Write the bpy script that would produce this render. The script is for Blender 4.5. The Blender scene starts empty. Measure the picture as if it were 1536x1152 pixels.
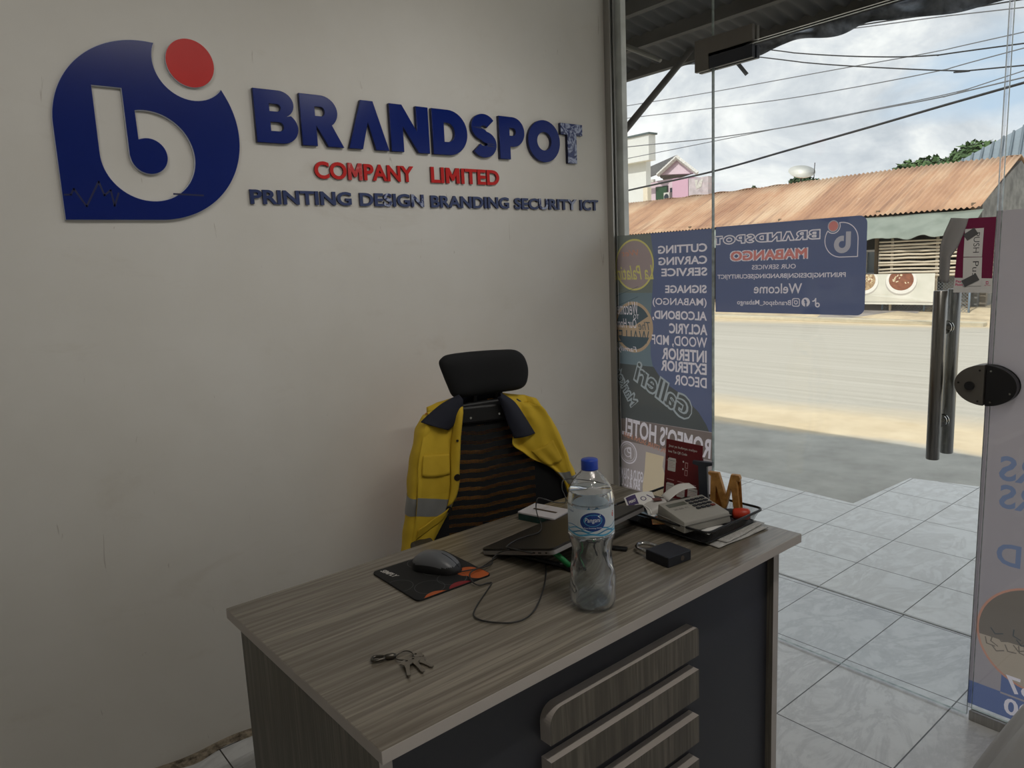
import bpy, bmesh, math, random
import numpy as np
from mathutils import Vector, Matrix, Quaternion
from mathutils.geometry import delaunay_2d_cdt
PI = math.pi
random.seed(7)
SC = bpy.context.scene
COL = SC.collection

# ------------------------------------------------------------------ camera, world, sun, exposure
CAM_R = Vector((0.77890959, -0.625619, -0.04359728))
CAM_U = Vector((0.13374195, 0.09778815, 0.98617979))
CAM_F = Vector((0.61270952, 0.77397567, -0.15983963))
CAM_C = Vector((-2.4525, -2.34, 1.5))
FPX = 1102.378
cam = bpy.data.cameras.new('camera')
cam.sensor_fit = 'HORIZONTAL'; cam.sensor_width = 36.0; cam.lens = 36.0 * FPX / 1536.0
cam.clip_start = 0.05; cam.clip_end = 500
cam_o = bpy.data.objects.new('camera', cam); COL.objects.link(cam_o)
cam_o.matrix_world = Matrix(((CAM_R.x, CAM_U.x, -CAM_F.x, CAM_C.x), (CAM_R.y, CAM_U.y, -CAM_F.y, CAM_C.y),
                             (CAM_R.z, CAM_U.z, -CAM_F.z, CAM_C.z), (0, 0, 0, 1)))
SC.camera = cam_o
SC.view_settings.view_transform = 'Standard'
SC.view_settings.look = 'None'
SC.view_settings.gamma = 1.0
SC.view_settings.exposure = 0.0
SC.view_settings.use_curve_mapping = False
SC.cycles.max_bounces = 12
SC.cycles.diffuse_bounces = 6
SC.cycles.glossy_bounces = 6
SC.cycles.transmission_bounces = 10
SC.cycles.transparent_max_bounces = 24
SC.cycles.sample_clamp_indirect = 6.0

SKY_STRENGTH = 1.0
SUN_STRENGTH = 2.9
FILL_TUBE_WATTS = 15.0
FILL_SPOT_WATTS = 23.5

world = bpy.data.worlds.new('cloudy_sky'); SC.world = world; world.use_nodes = True
def build_world():
    nt = world.node_tree; N = nt.nodes; L = nt.links
    N.clear()
    out = N.new('ShaderNodeOutputWorld'); bg = N.new('ShaderNodeBackground')
    tc = N.new('ShaderNodeTexCoord'); sep = N.new('ShaderNodeSeparateXYZ')
    L.new(tc.outputs['Generated'], sep.inputs[0])
    def mth(op, a, b=None, c=None):
        m = N.new('ShaderNodeMath'); m.operation = op
        for i, v in enumerate((a, b, c)):
            if v is None: continue
            if isinstance(v, (int, float)): m.inputs[i].default_value = v
            else: L.new(v, m.inputs[i])
        return m.outputs[0]
    zz = mth('MAXIMUM', mth('ADD', sep.outputs['Z'], 0.13), 0.08)
    cx = mth('DIVIDE', sep.outputs['X'], zz); cy = mth('DIVIDE', sep.outputs['Y'], zz)
    cmb = N.new('ShaderNodeCombineXYZ'); L.new(cx, cmb.inputs[0]); L.new(cy, cmb.inputs[1])
    def noise(scale, detail, rough, off, dist=0.0):
        mp = N.new('ShaderNodeMapping'); mp.inputs['Location'].default_value = off
        L.new(cmb.outputs[0], mp.inputs[0])
        n = N.new('ShaderNodeTexNoise'); n.inputs['Scale'].default_value = scale; n.inputs['Detail'].default_value = detail
        n.inputs['Roughness'].default_value = rough; n.inputs['Distortion'].default_value = dist
        L.new(mp.outputs[0], n.inputs['Vector']); return n.outputs[0]
    def ramp(v, stops):
        r = N.new('ShaderNodeValToRGB')
        while len(r.color_ramp.elements) < len(stops): r.color_ramp.elements.new(0.5)
        for e, (p, c) in zip(r.color_ramp.elements, stops): e.position = p; e.color = (*c, 1)
        L.new(v, r.inputs[0]); return r.outputs[0]
    def mix(f, a, b):
        m = N.new('ShaderNodeMix'); m.data_type = 'RGBA'
        if isinstance(f, float): m.inputs[0].default_value = f
        else: L.new(f, m.inputs[0])
        for s, v in ((m.inputs[6], a), (m.inputs[7], b)):
            if isinstance(v, tuple): s.default_value = (*v, 1)
            else: L.new(v, s)
        return m.outputs[2]
    def noise3(scale, detail, rough, off, dist, zs):
        mp = N.new('ShaderNodeMapping'); mp.inputs['Location'].default_value = off; mp.inputs['Scale'].default_value = (1, 1, zs)
        L.new(tc.outputs['Generated'], mp.inputs[0])
        n = N.new('ShaderNodeTexNoise'); n.inputs['Scale'].default_value = scale; n.inputs['Detail'].default_value = detail
        n.inputs['Roughness'].default_value = rough; n.inputs['Distortion'].default_value = dist
        L.new(mp.outputs[0], n.inputs['Vector']); return n.outputs[0]
    puff = noise3(6.0, 12, 0.62, (0.7, 2.1, 0.35), 0.35, 1.7)
    soft = noise3(2.3, 6, 0.5, (5.2, 1.1, 3.0), 0.2, 2.6)
    cover = ramp(soft, [(0.36, (0, 0, 0)), (0.46, (1, 1, 1))])
    grey = ramp(puff, [(0.38, (0.66, 0.705, 0.765)), (0.48, (0.84, 0.87, 0.91)), (0.56, (1.04, 1.05, 1.05)), (0.64, (1.18, 1.18, 1.17))])
    blue = (0.60, 0.75, 0.92)
    sky = mix(cover, blue, grey)
    # below the horizon a dull ground tone
    hz = ramp(mth('ADD', mth('MULTIPLY', sep.outputs['Z'], 8.0), 0.5), [(0.40, (0, 0, 0)), (0.5, (1, 1, 1))])
    fin = mix(hz, (0.38, 0.35, 0.30), sky)
    L.new(fin, bg.inputs[0]); bg.inputs[1].default_value = SKY_STRENGTH
    L.new(bg.outputs[0], out.inputs[0])
build_world()

sun = bpy.data.lights.new('sun', 'SUN'); sun.energy = SUN_STRENGTH; sun.angle = math.radians(0.6); sun.color = (1.0, 0.955, 0.88)
sun_o = bpy.data.objects.new('sun', sun); COL.objects.link(sun_o)
sun_dir = Vector((math.cos(math.radians(46.5)), 0.06, -math.sin(math.radians(46.5))))
sun_o.rotation_euler = sun_dir.to_track_quat('-Z', 'Y').to_euler(); sun_o.location = (-6, 0, 12)

# ------------------------------------------------------------------ where a picture point lies in the room
def ray(x, y): return CAM_F + (x - 768) / FPX * CAM_R - (y - 576) / FPX * CAM_U
def Zp(x, y, z): d = ray(x, y); return CAM_C + d * ((z - CAM_C.z) / d.z)
def Yp(x, y, Y): d = ray(x, y); return CAM_C + d * ((Y - CAM_C.y) / d.y)
def Xp(x, y, X): d = ray(x, y); return CAM_C + d * ((X - CAM_C.x) / d.x)

# ------------------------------------------------------------------ materials
def lin(c):
    o = []
    for v in c[:3]:
        v = v / 255.0
        o.append(v / 12.92 if v <= 0.04045 else ((v + 0.055) / 1.055) ** 2.4)
    return tuple(o)
class NT:
    def __init__(s, name):
        s.m = bpy.data.materials.new(name); s.m.use_nodes = True
        s.t = s.m.node_tree; s.N = s.t.nodes; s.L = s.t.links
        s.p = s.N['Principled BSDF']; s.out = s.N['Material Output']
    def n(s, t): return s.N.new('ShaderNode' + t)
    def l(s, a, b): s.L.new(a, b)
    def coord(s, scale=(1, 1, 1), rot=(0, 0, 0), loc=(0, 0, 0), kind='Object'):
        tc = s.n('TexCoord'); mp = s.n('Mapping')
        mp.inputs['Scale'].default_value = scale; mp.inputs['Rotation'].default_value = rot; mp.inputs['Location'].default_value = loc
        s.l(tc.outputs[kind], mp.inputs[0]); return mp.outputs[0]
    def noise(s, vec, scale=5, detail=6, rough=0.6, dist=0.0):
        n = s.n('TexNoise'); s.l(vec, n.inputs['Vector'])
        n.inputs['Scale'].default_value = scale; n.inputs['Detail'].default_value = detail
        n.inputs['Roughness'].default_value = rough; n.inputs['Distortion'].default_value = dist
        return n.outputs[0]
    def ramp(s, v, stops, interp='LINEAR'):
        r = s.n('ValToRGB'); r.color_ramp.interpolation = interp
        while len(r.color_ramp.elements) < len(stops): r.color_ramp.elements.new(0.5)
        for e, (p, c) in zip(r.color_ramp.elements, stops):
            e.position = p; e.color = (*(c if isinstance(c, tuple) else (c, c, c)), 1)
        s.l(v, r.inputs[0]); return r.outputs[0]
    def mix(s, f, a, b, mode='MIX'):
        m = s.n('Mix'); m.data_type = 'RGBA'; m.blend_type = mode
        if isinstance(f, (int, float)): m.inputs[0].default_value = f
        else: s.l(f, m.inputs[0])
        for k, v in ((6, a), (7, b)):
            if isinstance(v, tuple): m.inputs[k].default_value = (*v, 1)
            else: s.l(v, m.inputs[k])
        return m.outputs[2]
    def math(s, op, a, b=None, c=None):
        m = s.n('Math'); m.operation = op
        for i, v in enumerate((a, b, c)):
            if v is None: continue
            if isinstance(v, (int, float)): m.inputs[i].default_value = v
            else: s.l(v, m.inputs[i])
        return m.outputs[0]
    def bump(s, h, strength=0.2, dist=0.01):
        b = s.n('Bump'); b.inputs['Strength'].default_value = strength; b.inputs['Distance'].default_value = dist
        s.l(h, b.inputs['Height']); s.l(b.outputs[0], s.p.inputs['Normal'])
def M(name, rgb, rough=0.5, metal=0.0, var=0.12, vscale=8.0, bump=0.0, bscale=60.0, spec=0.5, alt=None, stretch=(1, 1, 1)):
    k = NT(name); c = lin(rgb)
    v = k.coord(stretch)
    nz = k.noise(v, vscale, 5, 0.6)
    c2 = lin(alt) if alt else tuple(x * (1 - var) for x in c)
    col = k.mix(k.ramp(nz, [(0.35, 0.0), (0.68, 1.0)]), c, c2)
    k.l(col, k.p.inputs['Base Color'])
    k.p.inputs['Roughness'].default_value = rough; k.p.inputs['Metallic'].default_value = metal
    k.p.inputs['Specular IOR Level'].default_value = spec
    if bump: k.bump(k.noise(v, bscale, 3, 0.6), bump, 0.004)
    return k.m
def wood(name, axis, dark, mid, light, rough=0.35, scale=1.0):
    k = NT(name)
    st = [9.0, 9.0, 9.0]; st[axis] = 0.55
    v = k.coord(tuple(q * scale for q in st))
    n1 = k.noise(v, 2.2, 8, 0.62, 0.7)
    st2 = [60.0, 60.0, 60.0]; st2[axis] = 1.6
    n2 = k.noise(k.coord(tuple(q * scale for q in st2)), 1.6, 5, 0.6, 0.4)
    w = k.n('TexWave'); w.wave_type = 'BANDS'; w.bands_direction = 'DIAGONAL'
    st3 = [1.0, 1.0, 1.0]; st3[axis] = 0.07
    k.l(k.coord(tuple(q * scale for q in st3)), w.inputs['Vector'])
    w.inputs['Scale'].default_value = 14; w.inputs['Distortion'].default_value = 9; w.inputs['Detail'].default_value = 4; w.inputs['Detail Scale'].default_value = 1.2
    c1 = k.ramp(n1, [(0.30, lin(dark)), (0.48, lin(mid)), (0.70, lin(light))])
    c2 = k.mix(k.ramp(n2, [(0.42, 0.75), (0.58, 0.0)]), c1, lin(dark))
    c3 = k.mix(k.math('MULTIPLY', k.ramp(w.outputs[0], [(0.0, 1.0), (0.18, 0.0)]), 0.5), c2, lin(dark))
    k.l(c3, k.p.inputs['Base Color'])
    k.p.inputs['Roughness'].default_value = rough
    k.bump(n2, 0.08, 0.002)
    return k.m
def vinyl(name, rgb, trans=0.5, see=0.0):
    k = NT(name); k.N.remove(k.p)
    c = lin(rgb)
    d = k.n('BsdfDiffuse'); d.inputs[0].default_value = (*c, 1)
    t = k.n('BsdfTranslucent'); t.inputs[0].default_value = (*c, 1)
    mx = k.n('MixShader'); mx.inputs[0].default_value = trans
    k.l(d.outputs[0], mx.inputs[1]); k.l(t.outputs[0], mx.inputs[2])
    tp = k.n('BsdfTransparent'); m2 = k.n('MixShader')
    vo = k.math('ADD', k.math('MULTIPLY', k.noise(k.coord(), 900, 1, 0.5), 0.02), see)
    k.l(vo, m2.inputs[0]); k.l(mx.outputs[0], m2.inputs[1]); k.l(tp.outputs[0], m2.inputs[2])
    k.l(m2.outputs[0], k.out.inputs[0]); return k.m
def clear(name, tint=(1, 1, 1), ior=1.45, bump=0.0, bscale=40.0, haze=0.0, gloss=1.0):
    """thin clear sheet: see-through with a surface reflection"""
    k = NT(name); k.N.remove(k.p)
    tp = k.n('BsdfTransparent'); tp.inputs[0].default_value = (*tint, 1)
    gl = k.n('BsdfGlossy'); gl.inputs['Roughness'].default_value = 0.02
    fr = k.n('Fresnel'); ge = k.n('NewGeometry')      # same reflection from both sides of the sheet
    k.l(k.math('ADD', ior, k.math('MULTIPLY', ge.outputs['Backfacing'], 1.0 / ior - ior)), fr.inputs['IOR'])
    if bump:
        b = k.n('Bump'); b.inputs['Strength'].default_value = bump; b.inputs['Distance'].default_value = 0.01
        k.l(k.noise(k.coord(), bscale, 3, 0.5), b.inputs['Height'])
        k.l(b.outputs[0], gl.inputs['Normal']); k.l(b.outputs[0], fr.inputs['Normal'])
    mx = k.n('MixShader'); k.l(k.math('MULTIPLY', fr.outputs[0], gloss), mx.inputs[0]); k.l(tp.outputs[0], mx.inputs[1]); k.l(gl.outputs[0], mx.inputs[2])
    if haze:
        df = k.n('BsdfDiffuse'); df.inputs[0].default_value = (0.8, 0.8, 0.8, 1)
        m2 = k.n('MixShader')
        hz = k.math('MULTIPLY', k.ramp(k.noise(k.coord(), 3.0, 8, 0.7), [(0.5, 0.15), (0.8, 1.0)]), haze)
        k.l(hz, m2.inputs[0]); k.l(mx.outputs[0], m2.inputs[1]); k.l(df.outputs[0], m2.inputs[2]); mx = m2
    k.l(mx.outputs[0], k.out.inputs[0]); return k.m
def emit(name, rgb, s):
    k = NT(name); k.N.remove(k.p); e = k.n('Emission'); e.inputs[0].default_value = (*lin(rgb), 1); e.inputs[1].default_value = s
    k.l(e.outputs[0], k.out.inputs[0]); return k.m

# ------------------------------------------------------------------ mesh building
class MB:
    def __init__(s): s.bm = bmesh.new()
    def face(s, pts, mi=0):
        try:
            f = s.bm.faces.new([s.bm.verts.new(p) for p in pts]); f.material_index = mi; return f
        except ValueError: return None
    def box(s, x0, x1, y0, y1, z0, z1, mi=0, bevel=0.0, seg=2, mat=None):
        g = bmesh.ops.create_cube(s.bm, size=1.0)
        vs = g['verts']
        for v in vs:
            v.co = Vector((x0 + (v.co.x + .5) * (x1 - x0), y0 + (v.co.y + .5) * (y1 - y0), z0 + (v.co.z + .5) * (z1 - z0)))
        fs = {f for v in vs for f in v.link_faces}
        for f in fs: f.material_index = mi
        if bevel:
            es = list({e for v in vs for e in v.link_edges})
            r = bmesh.ops.bevel(s.bm, geom=es, offset=bevel, segments=seg, affect='EDGES', profile=0.5)
            vs = list({v for f in r['faces'] for v in f.verts} | {v for v in vs if v.is_valid})
            for f in r['faces']: f.material_index = mi
        if mat is not None:
            for v in vs: v.co = mat @ v.co
        return vs
    def prism(s, poly, xf, d0, d1, mi=0, mside=None, bevel=0.0):
        """2D outline extruded from depth d0 to d1; xf(x, y, d) gives the point"""
        a = [s.bm.verts.new(xf(x, y, d0)) for x, y in poly]
        b = [s.bm.verts.new(xf(x, y, d1)) for x, y in poly]
        n = len(poly); fs = []
        f1 = s.bm.faces.new(a); f2 = s.bm.faces.new(list(reversed(b)))
        f1.material_index = mi; f2.material_index = mi
        for i in range(n):
            f = s.bm.faces.new([a[i], b[i], b[(i + 1) % n], a[(i + 1) % n]]); f.material_index = mi if mside is None else mside
        bmesh.ops.triangulate(s.bm, faces=[f1, f2])
    def tube(s, pts, r, seg=10, mi=0, cap=True, closed=False):
        pts = [Vector(p) for p in pts]; n = len(pts)
        rs = r if isinstance(r, (list, tuple)) else [r] * n
        rings = []; up = None
        for i, p in enumerate(pts):
            if closed: t = pts[(i + 1) % n] - pts[i - 1]
            else: t = pts[min(i + 1, n - 1)] - pts[max(i - 1, 0)]
            t.normalize()
            if up is None:
                up = Vector((0, 0, 1)) if abs(t.z) < 0.9 else Vector((1, 0, 0))
            a = t.cross(up)
            if a.length < 1e-6: a = t.orthogonal()
            a.normalize(); up = a.cross(t).normalized()
            rings.append([s.bm.verts.new(p + rs[i] * (math.cos(2 * PI * k / seg) * a + math.sin(2 * PI * k / seg) * up)) for k in range(seg)])
        m = n if closed else n - 1
        for i in range(m):
            A, B = rings[i], rings[(i + 1) % n]
            for k in range(seg):
                f = s.bm.faces.new([A[k], A[(k + 1) % seg], B[(k + 1) % seg], B[k]]); f.material_index = mi
        if cap and not closed:
            for R in (rings[0], rings[-1]):
                try: s.bm.faces.new(R).material_index = mi
                except ValueError: pass
    def lathe(s, prof, seg=48, c=(0, 0, 0), mi=0, rad=None, axis='z'):
        c = Vector(c); rings = []
        for r, h in prof:
            row = []
            for k in range(seg):
                a = 2 * PI * k / seg; rr = max(r, 1e-5) if rad is None else max(rad(r, h, a), 1e-5)
                x, y = rr * math.cos(a), rr * math.sin(a)
                row.append(s.bm.verts.new(c + (Vector((x, y, h)) if axis == 'z' else Vector((h, x, y)) if axis == 'x' else Vector((x, h, y)))))
            rings.append(row)
        for A, B in zip(rings, rings[1:]):
            for k in range(seg):
                s.bm.faces.new([A[k], A[(k + 1) % seg], B[(k + 1) % seg], B[k]]).material_index = mi
        for R, (r, h) in ((rings[0], prof[0]), (rings[-1], prof[-1])):
            if r > 1e-4:
                f = s.bm.faces.new(R); f.material_index = mi
    def grid(s, fn, nu, nv, mi=0, wrap=False):
        V = [[s.bm.verts.new(fn(i / nu, j / nv)) for j in range(nv + 1)] for i in range(nu + (0 if wrap else 1))]
        m = len(V)
        for i in range(nu):
            for j in range(nv):
                f = s.bm.faces.new([V[i][j], V[(i + 1) % m][j], V[(i + 1) % m][j + 1], V[i][j + 1]]); f.material_index = mi
    def build(s, name, mats, parent=None, smooth=False, angle=None, recalc=True):
        bmesh.ops.remove_doubles(s.bm, verts=s.bm.verts, dist=1e-6)
        if recalc: bmesh.ops.recalc_face_normals(s.bm, faces=s.bm.faces)
        me = bpy.data.meshes.new(name); s.bm.to_mesh(me); s.bm.free()
        return link(name, me, mats, parent, smooth, angle)
def link(name, me, mats, parent=None, smooth=False, angle=None):
    for m in (mats if isinstance(mats, (list, tuple)) else [mats]): me.materials.append(m)
    if smooth or angle:
        for p in me.polygons: p.use_smooth = True
        if angle: me.set_sharp_from_angle(angle=math.radians(angle))
    o = bpy.data.objects.new(name, me); COL.objects.link(o)
    if parent is not None: o.parent = parent
    return o
def tag(o, label, cat, group=None, kind=None):
    o['label'] = label; o['category'] = cat
    if group: o['group'] = group
    if kind: o['kind'] = kind
    return o
def struct(o): o['kind'] = 'structure'; return o
def thing(name, label, cat, loc=(0, 0, 0), rz=0.0, group=None):
    o = bpy.data.objects.new(name, None); COL.objects.link(o); o.empty_display_size = 0.05
    o.location = loc; o.rotation_euler = (0, 0, rz)
    return tag(o, label, cat, group)
def solidify(o, t, off=0.0):
    m = o.modifiers.new('thickness', 'SOLIDIFY'); m.thickness = t; m.offset = off; return o
def subsurf(o, n=1):
    m = o.modifiers.new('smooth', 'SUBSURF'); m.levels = n; m.render_levels = n; return o
def arc(cx, cy, rx, ry, a0, a1, n=14):
    return [(cx + rx * math.cos(math.radians(a0 + (a1 - a0) * i / n)), cy + ry * math.sin(math.radians(a0 + (a1 - a0) * i / n))) for i in range(n + 1)]
def rrect(x0, x1, y0, y1, r, n=6):
    return arc(x1 - r, y1 - r, r, r, 0, 90, n) + arc(x0 + r, y1 - r, r, r, 90, 180, n) + arc(x0 + r, y0 + r, r, r, 180, 270, n) + arc(x1 - r, y0 + r, r, r, 270, 360, n)
def smooth_line(pts, n=8, closed=False):
    P = [Vector(p) for p in pts]; m = len(P); out = []
    for i in range(m if closed else m - 1):
        if closed: p0, p1, p2, p3 = P[i - 1], P[i], P[(i + 1) % m], P[(i + 2) % m]
        else: p0, p1, p2, p3 = P[max(i - 1, 0)], P[i], P[i + 1], P[min(i + 2, m - 1)]
        for k in range(n):
            t = k / n
            out.append(0.5 * ((2 * p1) + (p2 - p0) * t + (2 * p0 - 5 * p1 + 4 * p2 - p3) * t * t + (3 * p1 - p0 - 3 * p2 + p3) * t ** 3))
    if not closed: out.append(P[-1].copy())
    return out
def at_t(pts, t):
    """point at fraction t of a polyline, smoothly"""
    P = pts; f = t * (len(P) - 1); i = min(int(f), len(P) - 2); u = f - i
    return P[i].lerp(P[i + 1], u)

# flat lettering and outlines -------------------------------------------------
def eval_curve(c):
    o = bpy.data.objects.new('tmp', c); COL.objects.link(o)
    dg = bpy.context.evaluated_depsgraph_get(); dg.update()
    me = bpy.data.meshes.new_from_object(o.evaluated_get(dg))
    bpy.data.objects.remove(o); bpy.data.curves.remove(c)
    return me
def text_mesh(s, bold=0.02, shear=0.0, res=3, depth=0.0, space=1.0):
    c = bpy.data.curves.new('tmp', 'FONT'); c.body = s; c.size = 1.0; c.offset = bold; c.shear = shear
    c.resolution_u = res; c.extrude = depth; c.space_character = space
    return eval_curve(c)
def outline_mesh(polys, depth=0.0, bevel=0.0):
    c = bpy.data.curves.new('tmp', 'CURVE'); c.dimensions = '2D'; c.fill_mode = 'BOTH'; c.extrude = depth; c.bevel_depth = bevel; c.bevel_resolution = 1
    if bevel: c.offset = -bevel
    for p in polys:
        sp = c.splines.new('POLY'); sp.points.add(len(p) - 1); sp.use_cyclic_u = True
        for q, (x, y) in zip(sp.points, p): q.co = (x, y, 0, 1)
    return eval_curve(c)
def tri(me):
    r = ([(v.co.x, v.co.y) for v in me.vertices], [list(p.vertices) for p in me.polygons]); bpy.data.meshes.remove(me); return r
def fit(vf, x0, x1, y0, y1):
    V, F = vf; xs = [v[0] for v in V]; ys = [v[1] for v in V]
    ax, bx, ay, by = min(xs), max(xs), min(ys), max(ys)
    h = y1 - y0; sy = h / (by - ay)
    if x1 is None: sx = sy
    else: sx = (x1 - x0) / (bx - ax)
    return [(x0 + (x - ax) * sx, y0 + (y - ay) * sy) for x, y in V], F
def T(s, x0, x1, y0, y1, bold=0.02, shear=0.0, rot=0.0):
    V, F = fit(tri(text_mesh(s, bold, shear)), x0, x1, y0, y1)
    if rot:
        cx, cy = x0, y0; ca, sa = math.cos(rot), math.sin(rot)
        V = [(cx + (x - cx) * ca - (y - cy) * sa, cy + (x - cx) * sa + (y - cy) * ca) for x, y in V]
    return V, F
def smear(vf, b):
    V, F = vf; W, G = [], []
    for dx, dy in ((-b, -b * .7), (b, -b * .7), (b, b * .7), (-b, b * .7), (0, 0)):
        k = len(W); W += [(x + dx, y + dy) for x, y in V]; G += [[k + i for i in f] for f in F]
    return W, G
def PG(pts): return list(pts), [list(range(len(pts)))]
def HOLED(*polys): return tri(outline_mesh(polys))
def RING(cx, cy, r0, r1, n=40, sx=1.0):
    return HOLED(arc(cx, cy, r1 * sx, r1, 0, 360 - 360 / n, n - 1), arc(cx, cy, r0 * sx, r0, 0, 360 - 360 / n, n - 1))
def CIRC(cx, cy, r, n=32, sx=1.0): return PG(arc(cx, cy, r * sx, r, 0, 360 - 360 / n, n - 1))
def LINE(pts, w, closed=False):
    V, F = [], []
    pts = [Vector(p) for p in pts]; m = len(pts)
    for i in range(m if closed else m - 1):
        a, b = pts[i], pts[(i + 1) % m]; d = (b - a)
        if d.length < 1e-7: continue
        d.normalize(); n = Vector((-d.y, d.x)) * w / 2; e = d * w * 0.3
        k = len(V); V += [tuple(a - e + n), tuple(a - e - n), tuple(b + e - n), tuple(b + e + n)]; F.append([k, k + 1, k + 2, k + 3])
    return V, F
def clip_x(vf, x0, x1, y0, y1):
    V, F = vf; return [(min(max(x, x0), x1), min(max(y, y0), y1)) for x, y in V], F
def sheet(name, layers, mats, xf, parent=None, extra=None):
    """one flat printed sheet: later layers cover earlier ones; xf(x, y) places it"""
    V, F, O = [], [], []
    for (v, f), mi in layers:
        k = len(V); V += [Vector(q) for q in v]
        for p in f: F.append([k + i for i in p]); O.append(mi)
    # drop degenerate faces
    keep = []
    for f, mi in zip(F, O):
        ar = 0.0
        for i in range(len(f)):
            a, b = V[f[i]], V[f[(i + 1) % len(f)]]; ar += a.x * b.y - b.x * a.y
        if abs(ar) > 1e-10: keep.append((f if ar > 0 else list(reversed(f)), mi))
    ED = [(f[i], f[(i + 1) % len(f)]) for f, _ in keep for i in range(len(f))]
    r = delaunay_2d_cdt(V, ED, [], 0, 1e-7, False)
    RV = np.array([(v.x, v.y) for v in r[0]]); RT = np.array([list(f) for f in r[2]])
    cen = RV[RT].mean(axis=1); mat = np.full(len(RT), -1)
    for f, mi in keep:
        P = np.array([(V[i].x, V[i].y) for i in f]); lo, hi = P.min(0), P.max(0)
        idx = np.nonzero((cen[:, 0] >= lo[0]) & (cen[:, 0] <= hi[0]) & (cen[:, 1] >= lo[1]) & (cen[:, 1] <= hi[1]))[0]
        if not len(idx): continue
        c = cen[idx]; inside = np.zeros(len(idx), bool)
        for a_, b_ in zip(P, np.roll(P, -1, axis=0)):
            if a_[1] == b_[1]: continue
            cond = (a_[1] > c[:, 1]) != (b_[1] > c[:, 1])
            xi = a_[0] + (c[:, 1] - a_[1]) * (b_[0] - a_[0]) / (b_[1] - a_[1])
            inside ^= cond & (c[:, 0] < xi)
        mat[idx[inside]] = mi
    me = bpy.data.meshes.new(name)
    fs = [list(map(int, f)) for f, m in zip(RT, mat) if m >= 0]; ms = [int(m) for m in mat if m >= 0]
    me.from_pydata([xf(v.x, v.y) for v in r[0]], [], fs)
    for p, m in zip(me.polygons, ms): p.material_index = m
    me.update()
    return link(name, me, mats, parent)
def islands(me):
    bm = bmesh.new(); bm.from_mesh(me); bmesh.ops.remove_doubles(bm, verts=bm.verts, dist=1e-5)
    seen = set(); out = []
    for f in bm.faces:
        if f in seen: continue
        st = [f]; seen.add(f); isl = []
        while st:
            g = st.pop(); isl.append(g)
            for v in g.verts:
                for h in v.link_faces:
                    if h not in seen: seen.add(h); st.append(h)
        vs = {}; V, Fc = [], []
        for g in isl:
            row = []
            for v in g.verts:
                if v.index not in vs or True:
                    key = v
                    if key not in vs: vs[key] = len(V); V.append(v.co.copy())
                row.append(vs[key])
            Fc.append(row)
        out.append((V, Fc))
    bm.free(); return sorted(out, key=lambda q: min(v.x for v in q[0]))

# ------------------------------------------------------------------ the room and the ground outside
ROOM_X0, ROOM_Y0, CEIL = -4.4, -4.4, 2.95
def mat_wall():
    k = NT('painted_plaster'); v = k.coord()
    n1 = k.noise(v, 1.3, 6, 0.6); n2 = k.noise(v, 7, 6, 0.7)
    c = k.mix(k.ramp(n1, [(0.35, 0.0), (0.7, 1.0)]), lin((209, 206, 200)), lin((199, 195, 187)))
    # hand marks and scuffs
    sm = k.noise(k.coord((1.0, 1.0, 2.6)), 2.1, 9, 0.72, 0.8)
    c = k.mix(k.ramp(sm, [(0.58, 0.0), (0.80, 0.32)]), c, lin((168, 156, 138)))
    sc = k.noise(k.coord((22, 22, 3)), 2.0, 3, 0.5, 1.5)
    c = k.mix(k.ramp(sc, [(0.735, 0.0), (0.76, 0.35)]), c, lin((120, 105, 90)))
    k.l(c, k.p.inputs['Base Color']); k.p.inputs['Roughness'].default_value = 0.62
    k.bump(n2, 0.12, 0.006); return k.m
def mat_tile(name, bw, bh, loc, base, base2, vein, rough, rot=-0.02164):
    k = NT(name)
    tc = k.n('TexCoord'); mp = k.n('Mapping')
    # turn, then shift, so that the joints fall where the tiles meet
    mp.inputs['Rotation'].default_value = (0, 0, rot); mp.inputs['Location'].default_value = (loc[0], loc[1], 0)
    k.l(tc.outputs['Object'], mp.inputs[0]); v = mp.outputs[0]
    b = k.n('TexBrick'); b.offset = 0.0; b.squash = 1.0; k.l(v, b.inputs['Vector'])
    b.inputs['Scale'].default_value = 1.0; b.inputs['Mortar Size'].default_value = 0.0022; b.inputs['Mortar Smooth'].default_value = 0.1
    b.inputs['Brick Width'].default_value = bw; b.inputs['Row Height'].default_value = bh; b.inputs['Bias'].default_value = -0.2
    b.inputs['Color1'].default_value = (*lin(base), 1); b.inputs['Color2'].default_value = (*lin(base2), 1); b.inputs['Mortar'].default_value = (*lin((70, 68, 66)), 1)
    n = k.noise(k.coord((1.0, 1.6, 1.0)), 2.6, 10, 0.68, 1.6)
    vn = k.ramp(n, [(0.42, 0.0), (0.50, 0.55), (0.56, 0.0)])
    n3 = k.noise(v, 14, 8, 0.7, 0.5)
    c = k.mix(vn, b.outputs['Color'], lin(vein)); c = k.mix(k.ramp(n3, [(0.48, 0.0), (0.72, 0.45)]), c, lin(vein))
    c = k.mix(b.outputs['Fac'], c, lin((60, 58, 56)))
    k.l(c, k.p.inputs['Base Color'])
    k.l(k.math('ADD', k.math('MULTIPLY', n3, 0.18), rough), k.p.inputs['Roughness'])
    k.bump(k.math('SUBTRACT', 1.0, b.outputs['Fac']), 0.3, 0.002); return k.m
M_WALL = mat_wall()
M_CEIL = M('white_ceiling', (215, 213, 208), 0.8)
ca, sa = math.cos(0.02164), math.sin(0.02164)
def rot2(x, y): return x * ca + y * sa, -x * sa + y * ca
cxr, cyr = rot2(CAM_C.x, CAM_C.y)
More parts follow.
